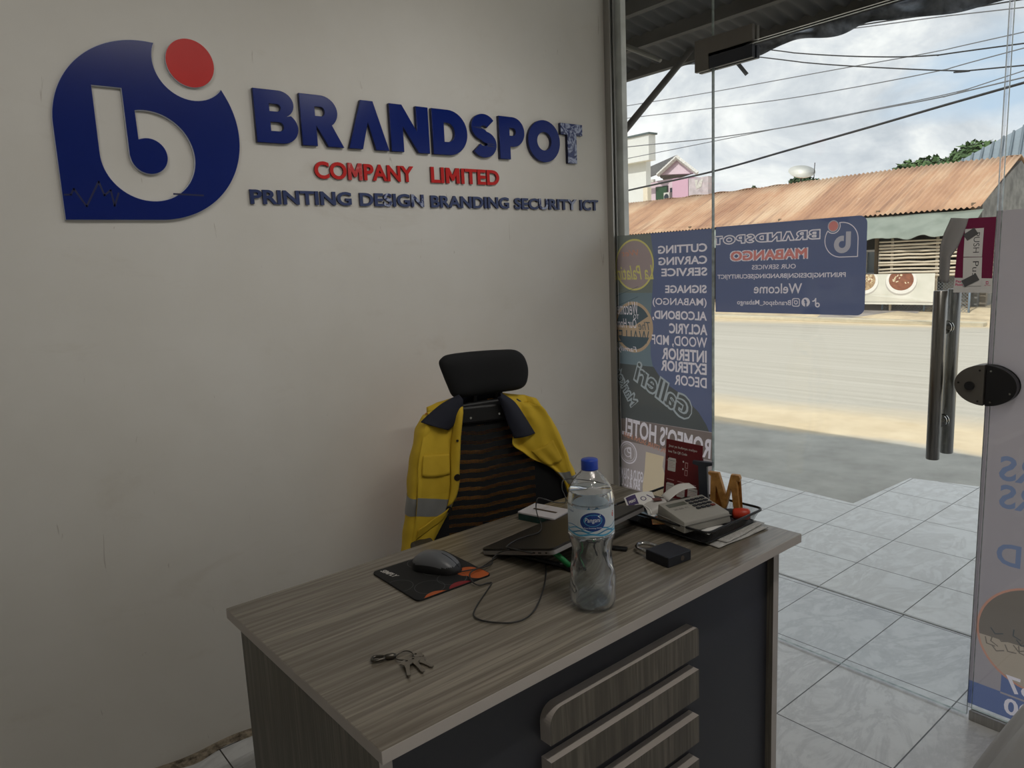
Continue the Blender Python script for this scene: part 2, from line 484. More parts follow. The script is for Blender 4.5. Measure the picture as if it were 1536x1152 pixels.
# joints found at 2.05 / 2.53 / 3.01 m along and 1.182 + 0.37 n across, from the camera
M_TILE_IN = mat_tile('grey_marble_tile', 0.48, 0.3715, (-(cxr + 2.05), -(cyr + 1.182)), (206, 207, 207), (198, 199, 200), (168, 168, 170), 0.14)
M_TILE_OUT = mat_tile('pale_porch_tile', 0.40, 0.3665, (-(cxr + 3.01), -(cyr + 1.19)), (222, 222, 220), (214, 214, 211), (192, 190, 187), 0.42)

b = MB(); b.box(ROOM_X0, 0.0, 0.0, 0.14, 0.0, CEIL); struct(b.build('wall_left', M_WALL))
b = MB(); b.box(ROOM_X0 - 0.14, ROOM_X0, ROOM_Y0, 0.14, 0, CEIL); struct(b.build('wall_back', M_WALL))
b = MB(); b.box(ROOM_X0 - 0.14, 0.0, ROOM_Y0 - 0.14, ROOM_Y0, 0, CEIL); struct(b.build('wall_right', M_WALL))
b = MB(); b.box(ROOM_X0 - 0.14, 0.08, ROOM_Y0 - 0.14, 0.14, CEIL, CEIL + 0.15); struct(b.build('ceiling', M_CEIL))
b = MB(); b.box(ROOM_X0, 0.56, ROOM_Y0, 0.14, -0.12, 0.0); struct(b.build('floor', M_TILE_IN))
# dirty cracked joint along the foot of the left wall
k = NT('crumbled_grout'); k.l(k.ramp(k.noise(k.coord(), 30, 8, 0.75), [(0.35, lin((58, 50, 40))), (0.6, lin((150, 138, 120)))]), k.p.inputs['Base Color']); k.p.inputs['Roughness'].default_value = 0.95
M_GROUT = k.m
b = MB()
def grout(u, v):
    x = ROOM_X0 + u * (0.0 - ROOM_X0); w = 0.02 + 0.03 * abs(math.sin(7.1 * x) * math.sin(3.3 * x + 1)) + 0.012 * math.sin(31 * x)
    return Vector((x, -v * max(w, 0.006), 0.0008 + 0.011 * (1 - v) * (0.6 + 0.4 * math.sin(23 * x))))
b.grid(grout, 160, 3); struct(b.build('baseboard_left', M_GROUT, smooth=True))

# porch: tiled slab in front of the door, wider to the right
b = MB()
poly = [(0.562, 6.0), (1.86, 6.0), (1.778, 0.347), (1.748, -0.278), (2.477, -0.293), (2.58, -0.70), (2.66, -5.5), (0.562, -5.5)]
b.prism(poly, lambda x, y, d: Vector((x, y, d)), 0.0, -0.07); struct(b.build('floor_porch', M_TILE_OUT))
b = MB(); b.box(0.548, 0.562, -5.5, 6.0, -0.05, 0.0035, bevel=0.002); struct(b.build('trim_1', M('steel_edge_strip', (176, 176, 174), 0.45, 0.3)))

# street: concrete apron, sand, asphalt, sand
def mat_street():
    k = NT('street_surface')
    tc = k.n('TexCoord'); sp = k.n('SeparateXYZ'); k.l(tc.outputs['Object'], sp.inputs[0])
    v = k.coord(); w = k.noise(k.coord((1.0, 0.45, 1.0)), 0.9, 8, 0.6)
    # the street runs at a slight angle to the shop front
    xx = k.math('ADD', k.math('ADD', sp.outputs[0], k.math('MULTIPLY', sp.outputs[1], 0.115)), k.math('MULTIPLY', k.math('SUBTRACT', w, 0.5), 0.9))
    fine = k.noise(v, 60, 6, 0.8); mid = k.noise(v, 3.0, 8, 0.7)
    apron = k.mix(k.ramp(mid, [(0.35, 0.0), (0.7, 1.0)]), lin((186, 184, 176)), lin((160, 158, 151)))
    sand = k.mix(k.ramp(mid, [(0.3, 0.0), (0.7, 1.0)]), lin((226, 208, 176)), lin((208, 188, 155)))
    st = k.noise(k.coord((9, 0.25, 1)), 1.0, 5, 0.6)
    road = k.mix(k.ramp(st, [(0.35, 0.0), (0.7, 1.0)]), lin((196, 190, 177)), lin((180, 173, 159)))
    road = k.mix(k.ramp(fine, [(0.45, 0.0), (0.75, 0.35)]), road, lin((150, 143, 130)))
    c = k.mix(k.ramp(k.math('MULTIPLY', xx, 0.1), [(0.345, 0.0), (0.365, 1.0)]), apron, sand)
    c = k.mix(k.ramp(k.math('MULTIPLY', xx, 0.1), [(0.43, 0.0), (0.50, 1.0)]), c, road)
    c = k.mix(k.ramp(k.math('MULTIPLY', xx, 0.05), [(0.655, 0.0), (0.69, 1.0)]), c, sand)
    k.l(c, k.p.inputs['Base Color']); k.p.inputs['Roughness'].default_value = 0.92
    k.bump(fine, 0.35, 0.01); return k.m
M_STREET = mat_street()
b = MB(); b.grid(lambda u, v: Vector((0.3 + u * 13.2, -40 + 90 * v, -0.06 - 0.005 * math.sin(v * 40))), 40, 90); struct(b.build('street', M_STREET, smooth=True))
M_SAND = M('sandy_verge', (214, 197, 166), 0.95, alt=(188, 170, 142), vscale=3, bump=0.4, bscale=30)
b = MB()
def verge(u, v):
    x = 13.4 + u * 66.6; y = -60 + 200 * v
    h = -0.07 + 0.26 * min(max((x - 13.4) / 1.2, 0), 1) if x < 20 else 0.19
    return Vector((x, y, h + 0.03 * math.sin(y * 1.7) * (x < 15.5) * (x > 13.6)))
b.grid(lambda u, v: verge(u ** 2.2, v), 40, 160); struct(b.build('ground_beyond_street', M_SAND, smooth=True))

# our own building over the glass front: its wall above, roof and the neighbour's wall beside it
M_OUTW = M('outer_wall_paint', (200, 196, 188), 0.8)
b = MB(); b.box(-0.10, 0.10, -6.0, 7.0, CEIL, 3.55); struct(b.build('wall_over_shopfront', M_OUTW))
b = MB(); b.box(-5.0, -0.1, -6.0, 7.0, CEIL + 0.16, 3.3); struct(b.build('roof', M_OUTW))
b = MB(); b.box(-0.2, 0.03, 0.145, 7.0, -0.05, CEIL); struct(b.build('wall_neighbour', M_OUTW))
M_POST = M('chipped_white_post', (232, 233, 231), 0.55, alt=(186, 187, 185), vscale=6, bump=0.2)
b = MB(); b.box(0.03, 0.062, -0.058, 0.14, -0.06, CEIL, bevel=0.003); struct(b.build('column', M_POST))

# glass front
M_GLASS = clear('shopfront_glass', (0.97, 0.985, 0.98), 1.5, haze=0.02)
M_GEDGE = M('green_glass_edge', (118, 128, 124), 0.15, alt=(170, 180, 176), vscale=30)
M_ALU = M('brushed_aluminium', (176, 174, 170), 0.38, 0.7, alt=(158, 156, 152), stretch=(40, 40, 0.4))
def pane(name, y0, y1, z0, z1):
    """glass sheet 10 mm thick with ground edges"""
    b = MB(); x0, x1 = -0.005, 0.005
    for x in (x0, x1): b.face([(x, y0, z0), (x, y1, z0), (x, y1, z1), (x, y0, z1)], 0)
    b.face([(x0, y0, z0), (x1, y0, z0), (x1, y0, z1), (x0, y0, z1)], 1); b.face([(x0, y1, z0), (x1, y1, z0), (x1, y1, z1), (x0, y1, z1)], 1)
    b.face([(x0, y0, z1), (x1, y0, z1), (x1, y1, z1), (x0, y1, z1)], 1); b.face([(x0, y0, z0), (x1, y0, z0), (x1, y1, z0), (x0, y1, z0)], 1)
    return b.build(name, [M_GLASS, M_GEDGE])
def gy(px, py): return Xp(px, py, 0.0).y
def gz(px, py): return Xp(px, py, 0.0).z
DY0 = gy(1450, 1075); DY1 = gy(1070, 560)            # door leaf from lock side to hinge side
DTOP = gz(1132, 64)
w1 = struct(pane('window_1', DY1 + 0.004, -0.004, 0.012, 2.93))
w2 = struct(pane('window_2', -4.38, DY0 - 0.012, 0.035, 2.93))
w3 = struct(pane('window_3', DY0 - 0.009, DY1, DTOP + 0.008, 2.93))
door = struct(pane('door_1', DY0, DY1 - 0.002, 0.008, DTOP))
b = MB()                                             # channel that grips the fixed pane at the wall
b.box(-0.016, -0.0065, -0.034, 0.0, 0.0, CEIL, bevel=0.0015); b.box(0.0065, 0.016, -0.034, 0.0, 0.0, CEIL, bevel=0.0015)
struct(b.build('trim_2', M_ALU))
b = MB(); b.box(-0.017, 0.017, -4.38, DY0 - 0.010, 0.0, 0.033, bevel=0.003)
struct(b.build('trim_3', M_ALU))
b = MB(); b.box(-0.017, 0.017, DY1 + 0.004, -0.036, 0.0, 0.011, bevel=0.002)
struct(b.build('trim_4', M_ALU))

# unseen ceiling tube light, added to brighten the room
M_FILL_TUBE = emit('fill_tube', (255, 246, 232), 6.0)
M_WPLASTIC = M('white_plastic', (226, 226, 222), 0.4)
for (lx, ly) in ((-1.35, -2.25),):
    t = thing('fill_ceiling_light', 'added white fill light on the ceiling in front of the desk', 'fill lamp', (lx, ly, CEIL))
    b = MB(); b.box(-0.62, 0.62, -0.05, 0.05, -0.035, 0.0, bevel=0.006); b.build('housing', M_WPLASTIC, t)
    b = MB(); b.tube([(-0.58, 0, -0.055), (0.58, 0, -0.055)], 0.014, 12); b.build('tube', M_FILL_TUBE, t, smooth=True)
    la = bpy.data.lights.new('fill_tube_light', 'AREA'); la.shape = 'RECTANGLE'; la.size = 1.16; la.size_y = 0.05; la.energy = FILL_TUBE_WATTS; la.color = (1.0, 0.95, 0.87)
    lo = bpy.data.objects.new('fill_tube_light', la); COL.objects.link(lo); lo.parent = t; lo.location = (0, 0, -0.075)

def spotlight(loc, aim, label, watts):  # unseen spotlights, added to brighten the sign wall from above
    t = thing('fill_spotlight', label, 'fill lamp', loc)
    d = (Vector(aim) - Vector(loc)).normalized(); q = d.to_track_quat('-Z', 'Y')
    b = MB(); b.lathe([(.0005, .02), (.085, .02), (.10, -.10), (.085, -.10), (.075, -.02), (.0005, -.02)], 28); h = b.build('lamp_head', M('black_lamp_paint', (30, 30, 32), .5), t, angle=40)
    h.rotation_euler = q.to_euler(); b = MB(); b.tube([(0, 0, .02), (0, 0, CEIL - loc[2])], .012, 10); b.build('stem', M_ALU, t)
    la = bpy.data.lights.new('spot', 'SPOT'); la.energy = watts; la.spot_size = math.radians(70); la.spot_blend = 1.0; la.shadow_soft_size = 0.28; la.color = (1.0, 0.985, 0.96)
    lo = bpy.data.objects.new('spot', la); COL.objects.link(lo); lo.parent = t; lo.rotation_euler = q.to_euler(); lo.location = d * 0.13
spotlight((-2.75, -1.7, 2.74), (-2.02, 0.0, 1.66), 'added black fill spotlight aimed at the round wall emblem', FILL_SPOT_WATTS)
spotlight((-0.60, -1.6, 2.74), (-1.0, 0.0, 1.66), 'added black fill spotlight aimed at the lettering on the wall', FILL_SPOT_WATTS)

# ------------------------------------------------------------------ fittings of the glass door
M_STEEL = M('satin_steel', (150, 148, 144), 0.28, 1.0, alt=(126, 124, 121), stretch=(40, 40, 0.4), vscale=6)
M_CHROME = M('chrome', (190, 190, 188), 0.12, 1.0, var=0.05)
M_BLACK = M('black_plastic', (24, 24, 26), 0.45)
M_DKSTEEL = M('bronze_steel', (104, 100, 94), 0.4, 0.35)
M_DARK = M('dark_hole', (10, 10, 10), 0.8)
def fix(o, label): o['label'] = label; return o
HX = 0.052
for side, sx in ((-1, 'inner'), (1, 'outer')):
    y = gy(1411, 560) if side < 0 else gy(1411, 560)
    P0 = Xp(1411, 436, -HX); P1 = Xp(1408, 690, -HX)
    yb_, zt, zb = P0.y, P0.z, P1.z
    b = MB(); b.tube([(side * HX, yb_, zb), (side * HX, yb_, zb + 0.002), (side * HX, yb_, zt - 0.002), (side * HX, yb_, zt)], [0.0175, 0.019, 0.019, 0.0175], 24)
    h = b.build('handle', M_STEEL, door, angle=40)
    for zz in (zt - 0.115, zb + 0.115):
        b = MB(); b.tube([(side * 0.0062, yb_, zz), (side * HX, yb_, zz)], 0.010, 16)
        b.tube([(side * 0.0055, yb_, zz), (side * 0.010, yb_, zz)], 0.020, 20)
        b.build('standoff', M_CHROME, h, angle=40)
# lock: one oval case, half on the door and half on the fixed pane
ly = (gy(1437, 578) + gy(1531, 578)) / 2; lz = (gz(1484, 546) + gz(1484, 607)) / 2
LRY, LRZ = abs(gy(1437, 578) - gy(1531, 578)) / 2, (gz(1484, 546) - gz(1484, 607)) / 2
def oval_half(sgn, x0, x1):
    pts = arc(0, 0, LRY, LRZ, 90, 270, 28) if sgn > 0 else arc(0, 0, LRY, LRZ, -90, 90, 28)
    g = 0.0035 * sgn
    return [(min(-0.003, p[0]) if sgn > 0 else max(0.003, p[0]), p[1]) for p in pts]
for side in (-1, 1):
    b = MB(); b.prism(oval_half(1, 0, 0), lambda x, y, d: Vector((d * side, ly - x, lz + y)), 0.0055, 0.030)
    lk = b.build('lock', M_DKSTEEL if side < 0 else M_STEEL, door, angle=35)
    m = lk.modifiers.new('bevel', 'BEVEL'); m.width = 0.004; m.segments = 2
    b = MB(); b.tube([(side * 0.029, ly + LRY * 0.48, lz - 0.004), (side * 0.036, ly + LRY * 0.48, lz - 0.004)], 0.0135, 24)
    cy = b.build('keyhole', M_BLACK, lk, angle=40)
    for (a, c) in ((0.18, 0.72), (0.86, 0.05), (0.2, -0.8)):
        b = MB(); b.tube([(side * 0.0295, ly + LRY * a, lz + LRZ * c), (side * 0.0312, ly + LRY * a, lz + LRZ * c)], 0.003, 10); b.build('screw', M_DARK, lk)
    b = MB(); b.prism(oval_half(-1, 0, 0), lambda x, y, d: Vector((d * side, ly - x, lz + y)), 0.0055, 0.030)
    lk2 = b.build('strike_box', M_BLACK if side < 0 else M_STEEL, w2, angle=35)
    m = lk2.modifiers.new('bevel', 'BEVEL'); m.width = 0.004; m.segments = 2
    for (a, c) in ((0.18, 0.72), (0.80, -0.3), (0.2, -0.8)):
        b = MB(); b.tube([(side * 0.0295, ly - LRY * a, lz + LRZ * c), (side * 0.0312, ly - LRY * a, lz + LRZ * c)], 0.003, 10); b.build('screw', M_CHROME, lk2)
# patch fitting at the top: L-shaped plate on the glass above, plate on the door
fy0, fy1, fz0, fz1 = gy(1134, 60), gy(1047, 80), gz(1090, 99), gz(1090, 50)
fm = gz(1090, 76) + 0.004
for side in (-1, 1):
    cut = fy1 - abs(fy1 - fy0) * 0.25
    L_ = [(fy0, fm), (cut, fm), (cut, fz0), (fy1, fz0), (fy1, fz1), (fy0, fz1)]
    b = MB(); b.prism(L_, lambda x, y, d: Vector((d * side, x, y)), 0.0055, 0.022)
    o = b.build('patch_fitting', M_DKSTEEL, w3, angle=30); m = o.modifiers.new('bevel', 'BEVEL'); m.width = 0.0015
    b = MB(); b.box(min(side * 0.0055, side * 0.024), max(side * 0.0055, side * 0.024), fy0, cut - 0.004, fz0 + 0.001, fm - 0.012, bevel=0.0015)
    b.build('hinge_plate', M('dark_blue_steel', (44, 47, 54), .4, .3), door)
b = MB(); b.box(-0.02, 0.02, DY1 - 0.16, DY1 - 0.004, 0.008, 0.055, bevel=0.002); b.build('pivot_plate', M_CHROME, door)
# rubber seal between door and pane on the lock side
b = MB(); b.box(-0.003, 0.003, DY0 - 0.008, DY0 - 0.003, 0.04, DTOP, bevel=0.0005); b.build('seal', clear('clear_seal', (0.85, 0.86, 0.86), 1.5), w2)

# ------------------------------------------------------------------ sign on the wall
M_BLUE = M('deep_blue_acrylic', (11, 33, 106), 0.2, var=0.05, spec=0.22)
M_BLUE2 = M('navy_acrylic', (20, 40, 92), 0.2, var=0.08)
M_RED = M('red_acrylic', (192, 30, 26), 0.3, var=0.06, spec=0.22)
M_WEDGE = M('white_foam_edge', (196, 198, 206), 0.6)
M_BLUEDGE = M('blue_letter_edge', (10, 22, 70), 0.4)
M_REDEDGE = M('red_letter_edge', (120, 20, 18), 0.4)
M_NAVYLINE = M('dark_blue_vinyl', (8, 18, 66), 0.35)
def mat_peel():
    k = NT('blue_acrylic_with_peeling_film')
    n = k.noise(k.coord((1, 1, 1)), 24, 4, 0.55, 2.4)
    f = k.ramp(n, [(0.47, 0.0), (0.56, 1.0)])
    k.l(k.mix(f, lin((18, 34, 92)), lin((150, 158, 184))), k.p.inputs['Base Color'])
    k.l(k.math('ADD', k.math('MULTIPLY', f, 0.2), 0.16), k.p.inputs['Roughness'])
    k.bump(n, 0.5, 0.004); return k.m
M_PEEL = mat_peel()
def mat_peel_red():
    k = NT('red_acrylic_with_peeling_film')
    f = k.ramp(k.noise(k.coord(), 40, 4, 0.55, 2.0), [(0.56, 0.0), (0.62, 0.7)])
    k.l(k.mix(f, lin((186, 28, 26)), lin((196, 120, 116))), k.p.inputs['Base Color']); k.p.inputs['Roughness'].default_value = 0.3
    return k.m
M_PEELR = mat_peel_red()
def on_wall(me, mats, name, front=-0.5, parent=None, x=0, z=0, sx=1, sz=1, d0=0.0, sd=1.0):
    """flat lettering mesh (x, y, depth) set on the wall: depth comes out into the room"""
    for v in me.vertices:
        v.co = Vector((x + v.co.x * sx, -(d0 + v.co.z * sd), z + v.co.y * sz))
    me.update()
    bm = bmesh.new(); bm.from_mesh(me); bmesh.ops.remove_doubles(bm, verts=bm.verts, dist=1e-6); bmesh.ops.recalc_face_normals(bm, faces=bm.faces)
    for f in bm.faces: f.material_index = 0 if f.normal.y < front else 1
    bm.to_mesh(me); bm.free()
    return link(name, me, mats, parent)
# emblem: disc with one square corner, a bite for the red dot and a cut-out letter b
ECX, ECZ, ER = -1.872, 1.917, 0.2455
DX, DZ, DR, CR = -1.7485, 2.118, 0.0668, 0.103
def cutpoints():
    d = math.hypot(DX - ECX, DZ - ECZ); a = (ER ** 2 - CR ** 2 + d * d) / (2 * d); h = math.sqrt(max(ER ** 2 - a * a, 0))
    ux, uz = (DX - ECX) / d, (DZ - ECZ) / d
    return [(ECX + a * ux - h * uz, ECZ + a * uz + h * ux), (ECX + a * ux + h * uz, ECZ + a * uz - h * ux)]
pA, pB = cutpoints()
aA = math.degrees(math.atan2(pA[1] - ECZ, pA[0] - ECX)); aB = math.degrees(math.atan2(pB[1] - ECZ, pB[0] - ECX))
cA = math.degrees(math.atan2(pA[1] - DZ, pA[0] - DX)); cB = math.degrees(math.atan2(pB[1] - DZ, pB[0] - DX))
if cA < 0: cA += 360
if cB < 0: cB += 360
EMB = arc(ECX, ECZ, ER, ER, aA, 180, 40) + [(ECX - ER, ECZ - ER)] + arc(ECX, ECZ, ER, ER, 270, 360 + aB, 50) + arc(DX, DZ, CR, CR, cB, cA, 30)[1:-1]
BCX, BCZ, BO, BI = -1.889, 1.850, 0.124, 0.0505
LETB = [(-2.013, 2.0285), (-1.9405, 2.0285), (-1.9405, BCZ)] + arc(BCX, BCZ, BI, BI, 180, 360 + 116, 40)[1:] \
     + [(-1.912, BCZ + math.sqrt(BO ** 2 - (-1.912 - BCX) ** 2))] + arc(BCX, BCZ, BO, BO, 100.6, -180, 60)[1:]
t = thing('sign_emblem', 'big blue round wall emblem with one square corner and a cut-out letter b', 'sign', (0, 0, 0))
on_wall(outline_mesh([EMB, LETB], 0.006), [M_WEDGE, M_WEDGE], 'backing', d0=0.0065, parent=t)
def inset(poly, d, c=None):
    out = []; n = len(poly)
    for i in range(n):
        a, b_, c_ = Vector(poly[i - 1]), Vector(poly[i]), Vector(poly[(i + 1) % n])
        e = ((b_ - a).normalized() + (c_ - b_).normalized()); e = e.normalized() if e.length > 1e-6 else (c_ - b_).normalized()
        out.append((b_.x - e.y * d, b_.y + e.x * d))
    return out
on_wall(outline_mesh([inset(EMB, 0.0016), inset(LETB, 0.0016)], 0.0012), [M_BLUE, M_BLUE], 'face_plate', d0=0.0139, parent=t)
ecg = [[-2.112, 1.738], [-2.097, 1.738], [-2.088, 1.754], [-2.063, 1.708], [-2.026, 1.775], [-2.016, 1.738], [-1.999, 1.753], [-1.994, 1.71], [-1.980, 1.745]]
b = MB()
for L_ in (ecg, [(-1.835, 1.7465), (-1.752, 1.744)]):
    b = MB(); V, F = LINE(L_, 0.005)
    for f in F: b.face([Vector((V[i][0], -0.0153, V[i][1])) for i in f])
    b.build('heartbeat_line', M_NAVYLINE, t)
me = outline_mesh([arc(DX, DZ, DR, DR, 0, 354, 59)], 0.0065, 0.0)
tag(on_wall(me, [M_RED, M_WEDGE], 'sign_dot', d0=0.007), 'red round disc on the wall in the notch of the blue emblem', 'sign')

# the nine big letters
def glyphs():
    g = {}
    g['B'] = (0.86, [[(0, 0), (0, 1)] + arc(.50, .745, .30, .255, 90, -62, 14) + arc(.52, .30, .34, .30, 52, -90, 18),
                     [(.30, .60), (.30, .74)] + arc(.45, .67, .075, .07, 90, -90, 8), [(.30, .23), (.30, .40)] + arc(.47, .315, .09, .085, 90, -90, 8)])
    g['R'] = (0.90, [[(0, 0), (0, 1)] + arc(.44, .68, .36, .32, 90, -52, 16) + [(.90, 0), (.55, 0), (.32, .40), (.32, 0)],
                     [(.31, .59), (.31, .77)] + arc(.44, .68, .08, .09, 90, -90, 8)])
    g['A'] = (0.95, [[(0, 0), (.33, 1), (.62, 1), (.95, 0), (.63, 0), (.475, .56), (.32, 0)]])
    g['N'] = (1.06, [[(0, 0), (0, 1), (.34, 1), (.72, .46), (.72, 1), (1.06, 1), (1.06, 0), (.74, 0), (.34, .54), (.34, 0)]])
    g['D'] = (0.97, [[(0, 0), (0, 1)] + arc(.44, .5, .53, .5, 90, -90, 24), [(.32, .29), (.32, .71)] + arc(.42, .5, .19, .21, 90, -90, 14)])
    up = arc(.365, .695, .225, .170, 28, 262, 26); lo = arc(.365, .305, .235, .170, 82, -152, 26)
    ctr = [Vector(p) for p in up] + [Vector(p) for p in lo]
    W = .27; lf, rt = [], []
    for i, p in enumerate(ctr):
        d = (ctr[min(i + 1, len(ctr) - 1)] - ctr[max(i - 1, 0)]).normalized(); n = Vector((-d.y, d.x)) * W / 2
        lf.append(tuple(p + n)); rt.append(tuple(p - n))
    g['S'] = (0.73, [lf + rt[::-1]])
    g['P'] = (0.79, [[(0, 0), (0, 1)] + arc(.42, .65, .37, .35, 90, -90, 20) + [(.33, .30), (.33, 0)], [(.32, .56), (.32, .74)] + arc(.42, .65, .09, .09, 90, -90, 8)])
    g['O'] = (1.07, [arc(.535, .5, .535, .515, 0, 354, 59), arc(.535, .5, .235, .225, 0, 350, 35)])
    g['T'] = (0.78, [[(0, 1), (.78, 1), (.78, .72), (.56, .72), (.56, 0), (.23, 0), (.23, .72), (0, .72)]])
    return g
GL = glyphs()
ORD = ['first', 'second', 'third', 'fourth', 'fifth', 'sixth', 'seventh', 'eighth', 'ninth', 'tenth', 'eleventh']
big = [('B', -1.573, -1.436), ('R', -1.425, -1.280), ('A', -1.262, -1.109), ('N', -1.100, -0.942), ('D', -0.927, -0.772), ('S', -0.753, -0.636), ('P', -0.620, -0.493), ('O', -0.475, -0.303), ('T', -0.297, -0.173)]
shape = {'B': 'letter B', 'R': 'letter R', 'A': 'letter A without crossbar', 'N': 'letter N', 'D': 'letter D', 'S': 'letter S', 'P': 'letter P', 'O': 'letter O', 'T': 'letter T with peeling film'}
for i, (ch, x0, x1) in enumerate(big):
    w, polys = GL[ch]
    me = outline_mesh([[(x * (x1 - x0) / w, y * 0.160) for x, y in p] for p in polys], 0.0065, 0.0012)
    o = on_wall(me, [M_PEEL if ch == 'T' else M_BLUE, M_BLUEDGE], 'sign_letter', x=x0, z=1.9095, d0=0.008)
    tag(o, 'big blue wall %s, %s of nine' % (shape[ch], ORD[i]), 'letter', 'big blue letters of the shop name on the wall')
def small_word(word, x0, x1, z0, z1, mats, colour, grp, peel=(), peelmat=None):
    me = text_mesh(word, 0.029, 0.0, 5, 0.06)
    xs = [v.co.x for v in me.vertices]; ys = [v.co.y for v in me.vertices]
    ax, bx, ay, by = min(xs), max(xs), min(ys), max(ys)
    isl = islands(me); bpy.data.meshes.remove(me)
    cnt = {}
    MP = [(0, 0), (0, 1), (.27, 1), (.5, .50), (.73, 1), (1, 1), (1, 0), (.76, 0), (.76, .56), (.58, .18), (.42, .18), (.24, .56), (.24, 0)]
    for n, (V, F) in enumerate(isl):
        ch = word[n] if n < len(word) else word[-1]
        if ch == 'M':
            lo_, hi_ = min(v.x for v in V), max(v.x for v in V)
            m2 = outline_mesh([[(lo_ + x * (hi_ - lo_), ay + y * (by - ay)) for x, y in MP]], 0.06)
        else:
            m2 = bpy.data.meshes.new('sign_letter'); m2.from_pydata(V, [], F); m2.update()
        sx, sz = (x1 - x0) / (bx - ax), (z1 - z0) / (by - ay)
        zm = [v.co.z for v in m2.vertices]; sd = 0.008 / (max(zm) - min(zm))
        for v in m2.vertices: v.co = Vector(((v.co.x - ax) * sx, (v.co.y - ay) * sz, v.co.z * sd))
        mm = [peelmat, mats[1]] if n in peel else mats
        o = on_wall(m2, mm, 'sign_letter', x=x0, z=z0, d0=0.0052)
        tag(o, 'small %s wall letter %s%s, %s letter of the word %s' % (colour, ch, ' under peeling film' if n in peel else '', ORD[n], word), 'letter', grp)
RW = 'red letters of the second line on the wall'; BW = 'navy letters of the third line on the wall'
small_word('COMPANY', -1.390, -1.013, 1.807, 1.863, [M_RED, M_REDEDGE], 'red', RW, (2,), M_PEELR)
small_word('LIMITED', -0.940, -0.625, 1.809, 1.865, [M_RED, M_REDEDGE], 'red', RW)
small_word('PRINTING', -1.610, -1.265, 1.722, 1.767, [M_BLUE2, M_BLUEDGE], 'navy', BW)
small_word('DESIGN', -1.234, -0.977, 1.721, 1.766, [M_BLUE2, M_BLUEDGE], 'navy', BW, (2, 5), M_PEEL)
small_word('BRANDING', -0.947, -0.581, 1.720, 1.764, [M_BLUE2, M_BLUEDGE], 'navy', BW)
small_word('SECURITY', -0.553, -0.211, 1.719, 1.763, [M_BLUE2, M_BLUEDGE], 'navy', BW, (3, 7), M_PEEL)
small_word('ICT', -0.190, -0.081, 1.718, 1.763, [M_BLUE2, M_BLUEDGE], 'navy', BW)

# ------------------------------------------------------------------ prints stuck to the glass (read from the street)
XV = 0.0062
def gp(px, py):
    p = Xp(px, py, XV); return (p.y, p.z)
def gbox(s, right_top, left_bottom, bold=0.02, shear=0.0, pad=0.0):
    a, c = gp(*right_top), gp(*left_bottom)
    return T(s, a[0] + pad, c[0] - pad, c[1] + pad, a[1] - pad, bold, shear)
def on_glass(x, y): return Vector((XV, x, y))
V_NAVY = vinyl('navy_window_vinyl', (106, 116, 154)); V_LILAC = vinyl('white_window_vinyl', (250, 240, 248)); V_PINK = vinyl('salmon_window_vinyl', (236, 146, 140))
V_GREYL = vinyl('pale_window_vinyl', (206, 200, 210))
# 1. navy sign on the door
def c5(x, y): return (1060 + x / 6.144, 310 + y / 6.144)
tl, br = gp(1073, 343), gp(1297, 472)
ya, yb2 = gp(1299, 400)[0], DY1 - 0.006
za, zb2 = gp(1180, 470.5)[1], gp(1180, 332)[1]
r = 0.028
body = arc(ya + r, zb2 - r, r, r, 90, 180, 8) + arc(ya + r, za + r, r, r, 180, 270, 8) + [(yb2, za), (yb2, zb2)]
Ls = [(PG(body), 0)]
def glyph_lines(word, x0, x1, y0, y1, w):
    tot = sum(GL[c][0] for c in word) + 0.09 * (len(word) - 1); out = []; cx = 0
    for c in word:
        for p in GL[c][1]:
            V, F = LINE([(x0 + (cx + x) * (x1 - x0) / tot, y0 + y * (y1 - y0)) for x, y in p], w, True); out.append((V, F))
        cx += GL[c][0] + 0.09
    return out
a, c = gp(*c5(1045, 200)), gp(*c5(68, 370))
for g in glyph_lines('BRANDSPOT', a[0], c[0], c[1] + 0.008, a[1] - 0.004, 0.0045): Ls.append((g, 1))
g_ = gbox('MABANGO', c5(936, 368), c5(213, 512), 0.0, 0, 0.006); Ls.append((smear(g_, .0062), 1)); Ls.append((smear(g_, .0022), 2))
Ls.append((gbox('OUR SERVICES', c5(822, 526), c5(416, 580), 0.012), 1))
Ls.append((gbox('PRINTING|DESIGN|BRANDING|SECURITY|ICT', c5(1282, 603), c5(100, 678), 0.02), 1))
Ls.append((gbox('Welcome', c5(880, 706), c5(434, 800), 0.012), 1))
Ls.append((gbox('Brandspot_Mabango', c5(776, 862), c5(280, 914), 0.01), 1))
# round photo-app mark, round letter-f mark and note mark
def at5(x, y): return gp(*c5(x, y))
ic = at5(822, 882); s_ = abs(at5(858, 882)[0] - at5(786, 882)[0]) / 2
o_ = rrect(ic[0] - s_, ic[0] + s_, ic[1] - s_, ic[1] + s_, s_ * .5, 5); i_ = rrect(ic[0] - s_ * .8, ic[0] + s_ * .8, ic[1] - s_ * .8, ic[1] + s_ * .8, s_ * .35, 5)
Ls.append((HOLED(o_, i_), 1)); Ls.append((RING(ic[0], ic[1], s_ * .3, s_ * .5, 24), 1)); Ls.append((CIRC(ic[0] + s_ * .5, ic[1] + s_ * .5, s_ * .11, 10), 1))
ic = at5(912, 880); rr = s_ * 1.05
Ls.append((CIRC(ic[0], ic[1], rr, 32), 1)); Ls.append((T('f', ic[0] - rr * .35, ic[0] + rr * .4, ic[1] - rr * .98, ic[1] + rr * .62, 0.05), 0))
ic = at5(1012, 888)
Ls.append((RING(ic[0] - s_ * .25, ic[1] - s_ * .45, s_ * .28, s_ * .58, 24), 1))
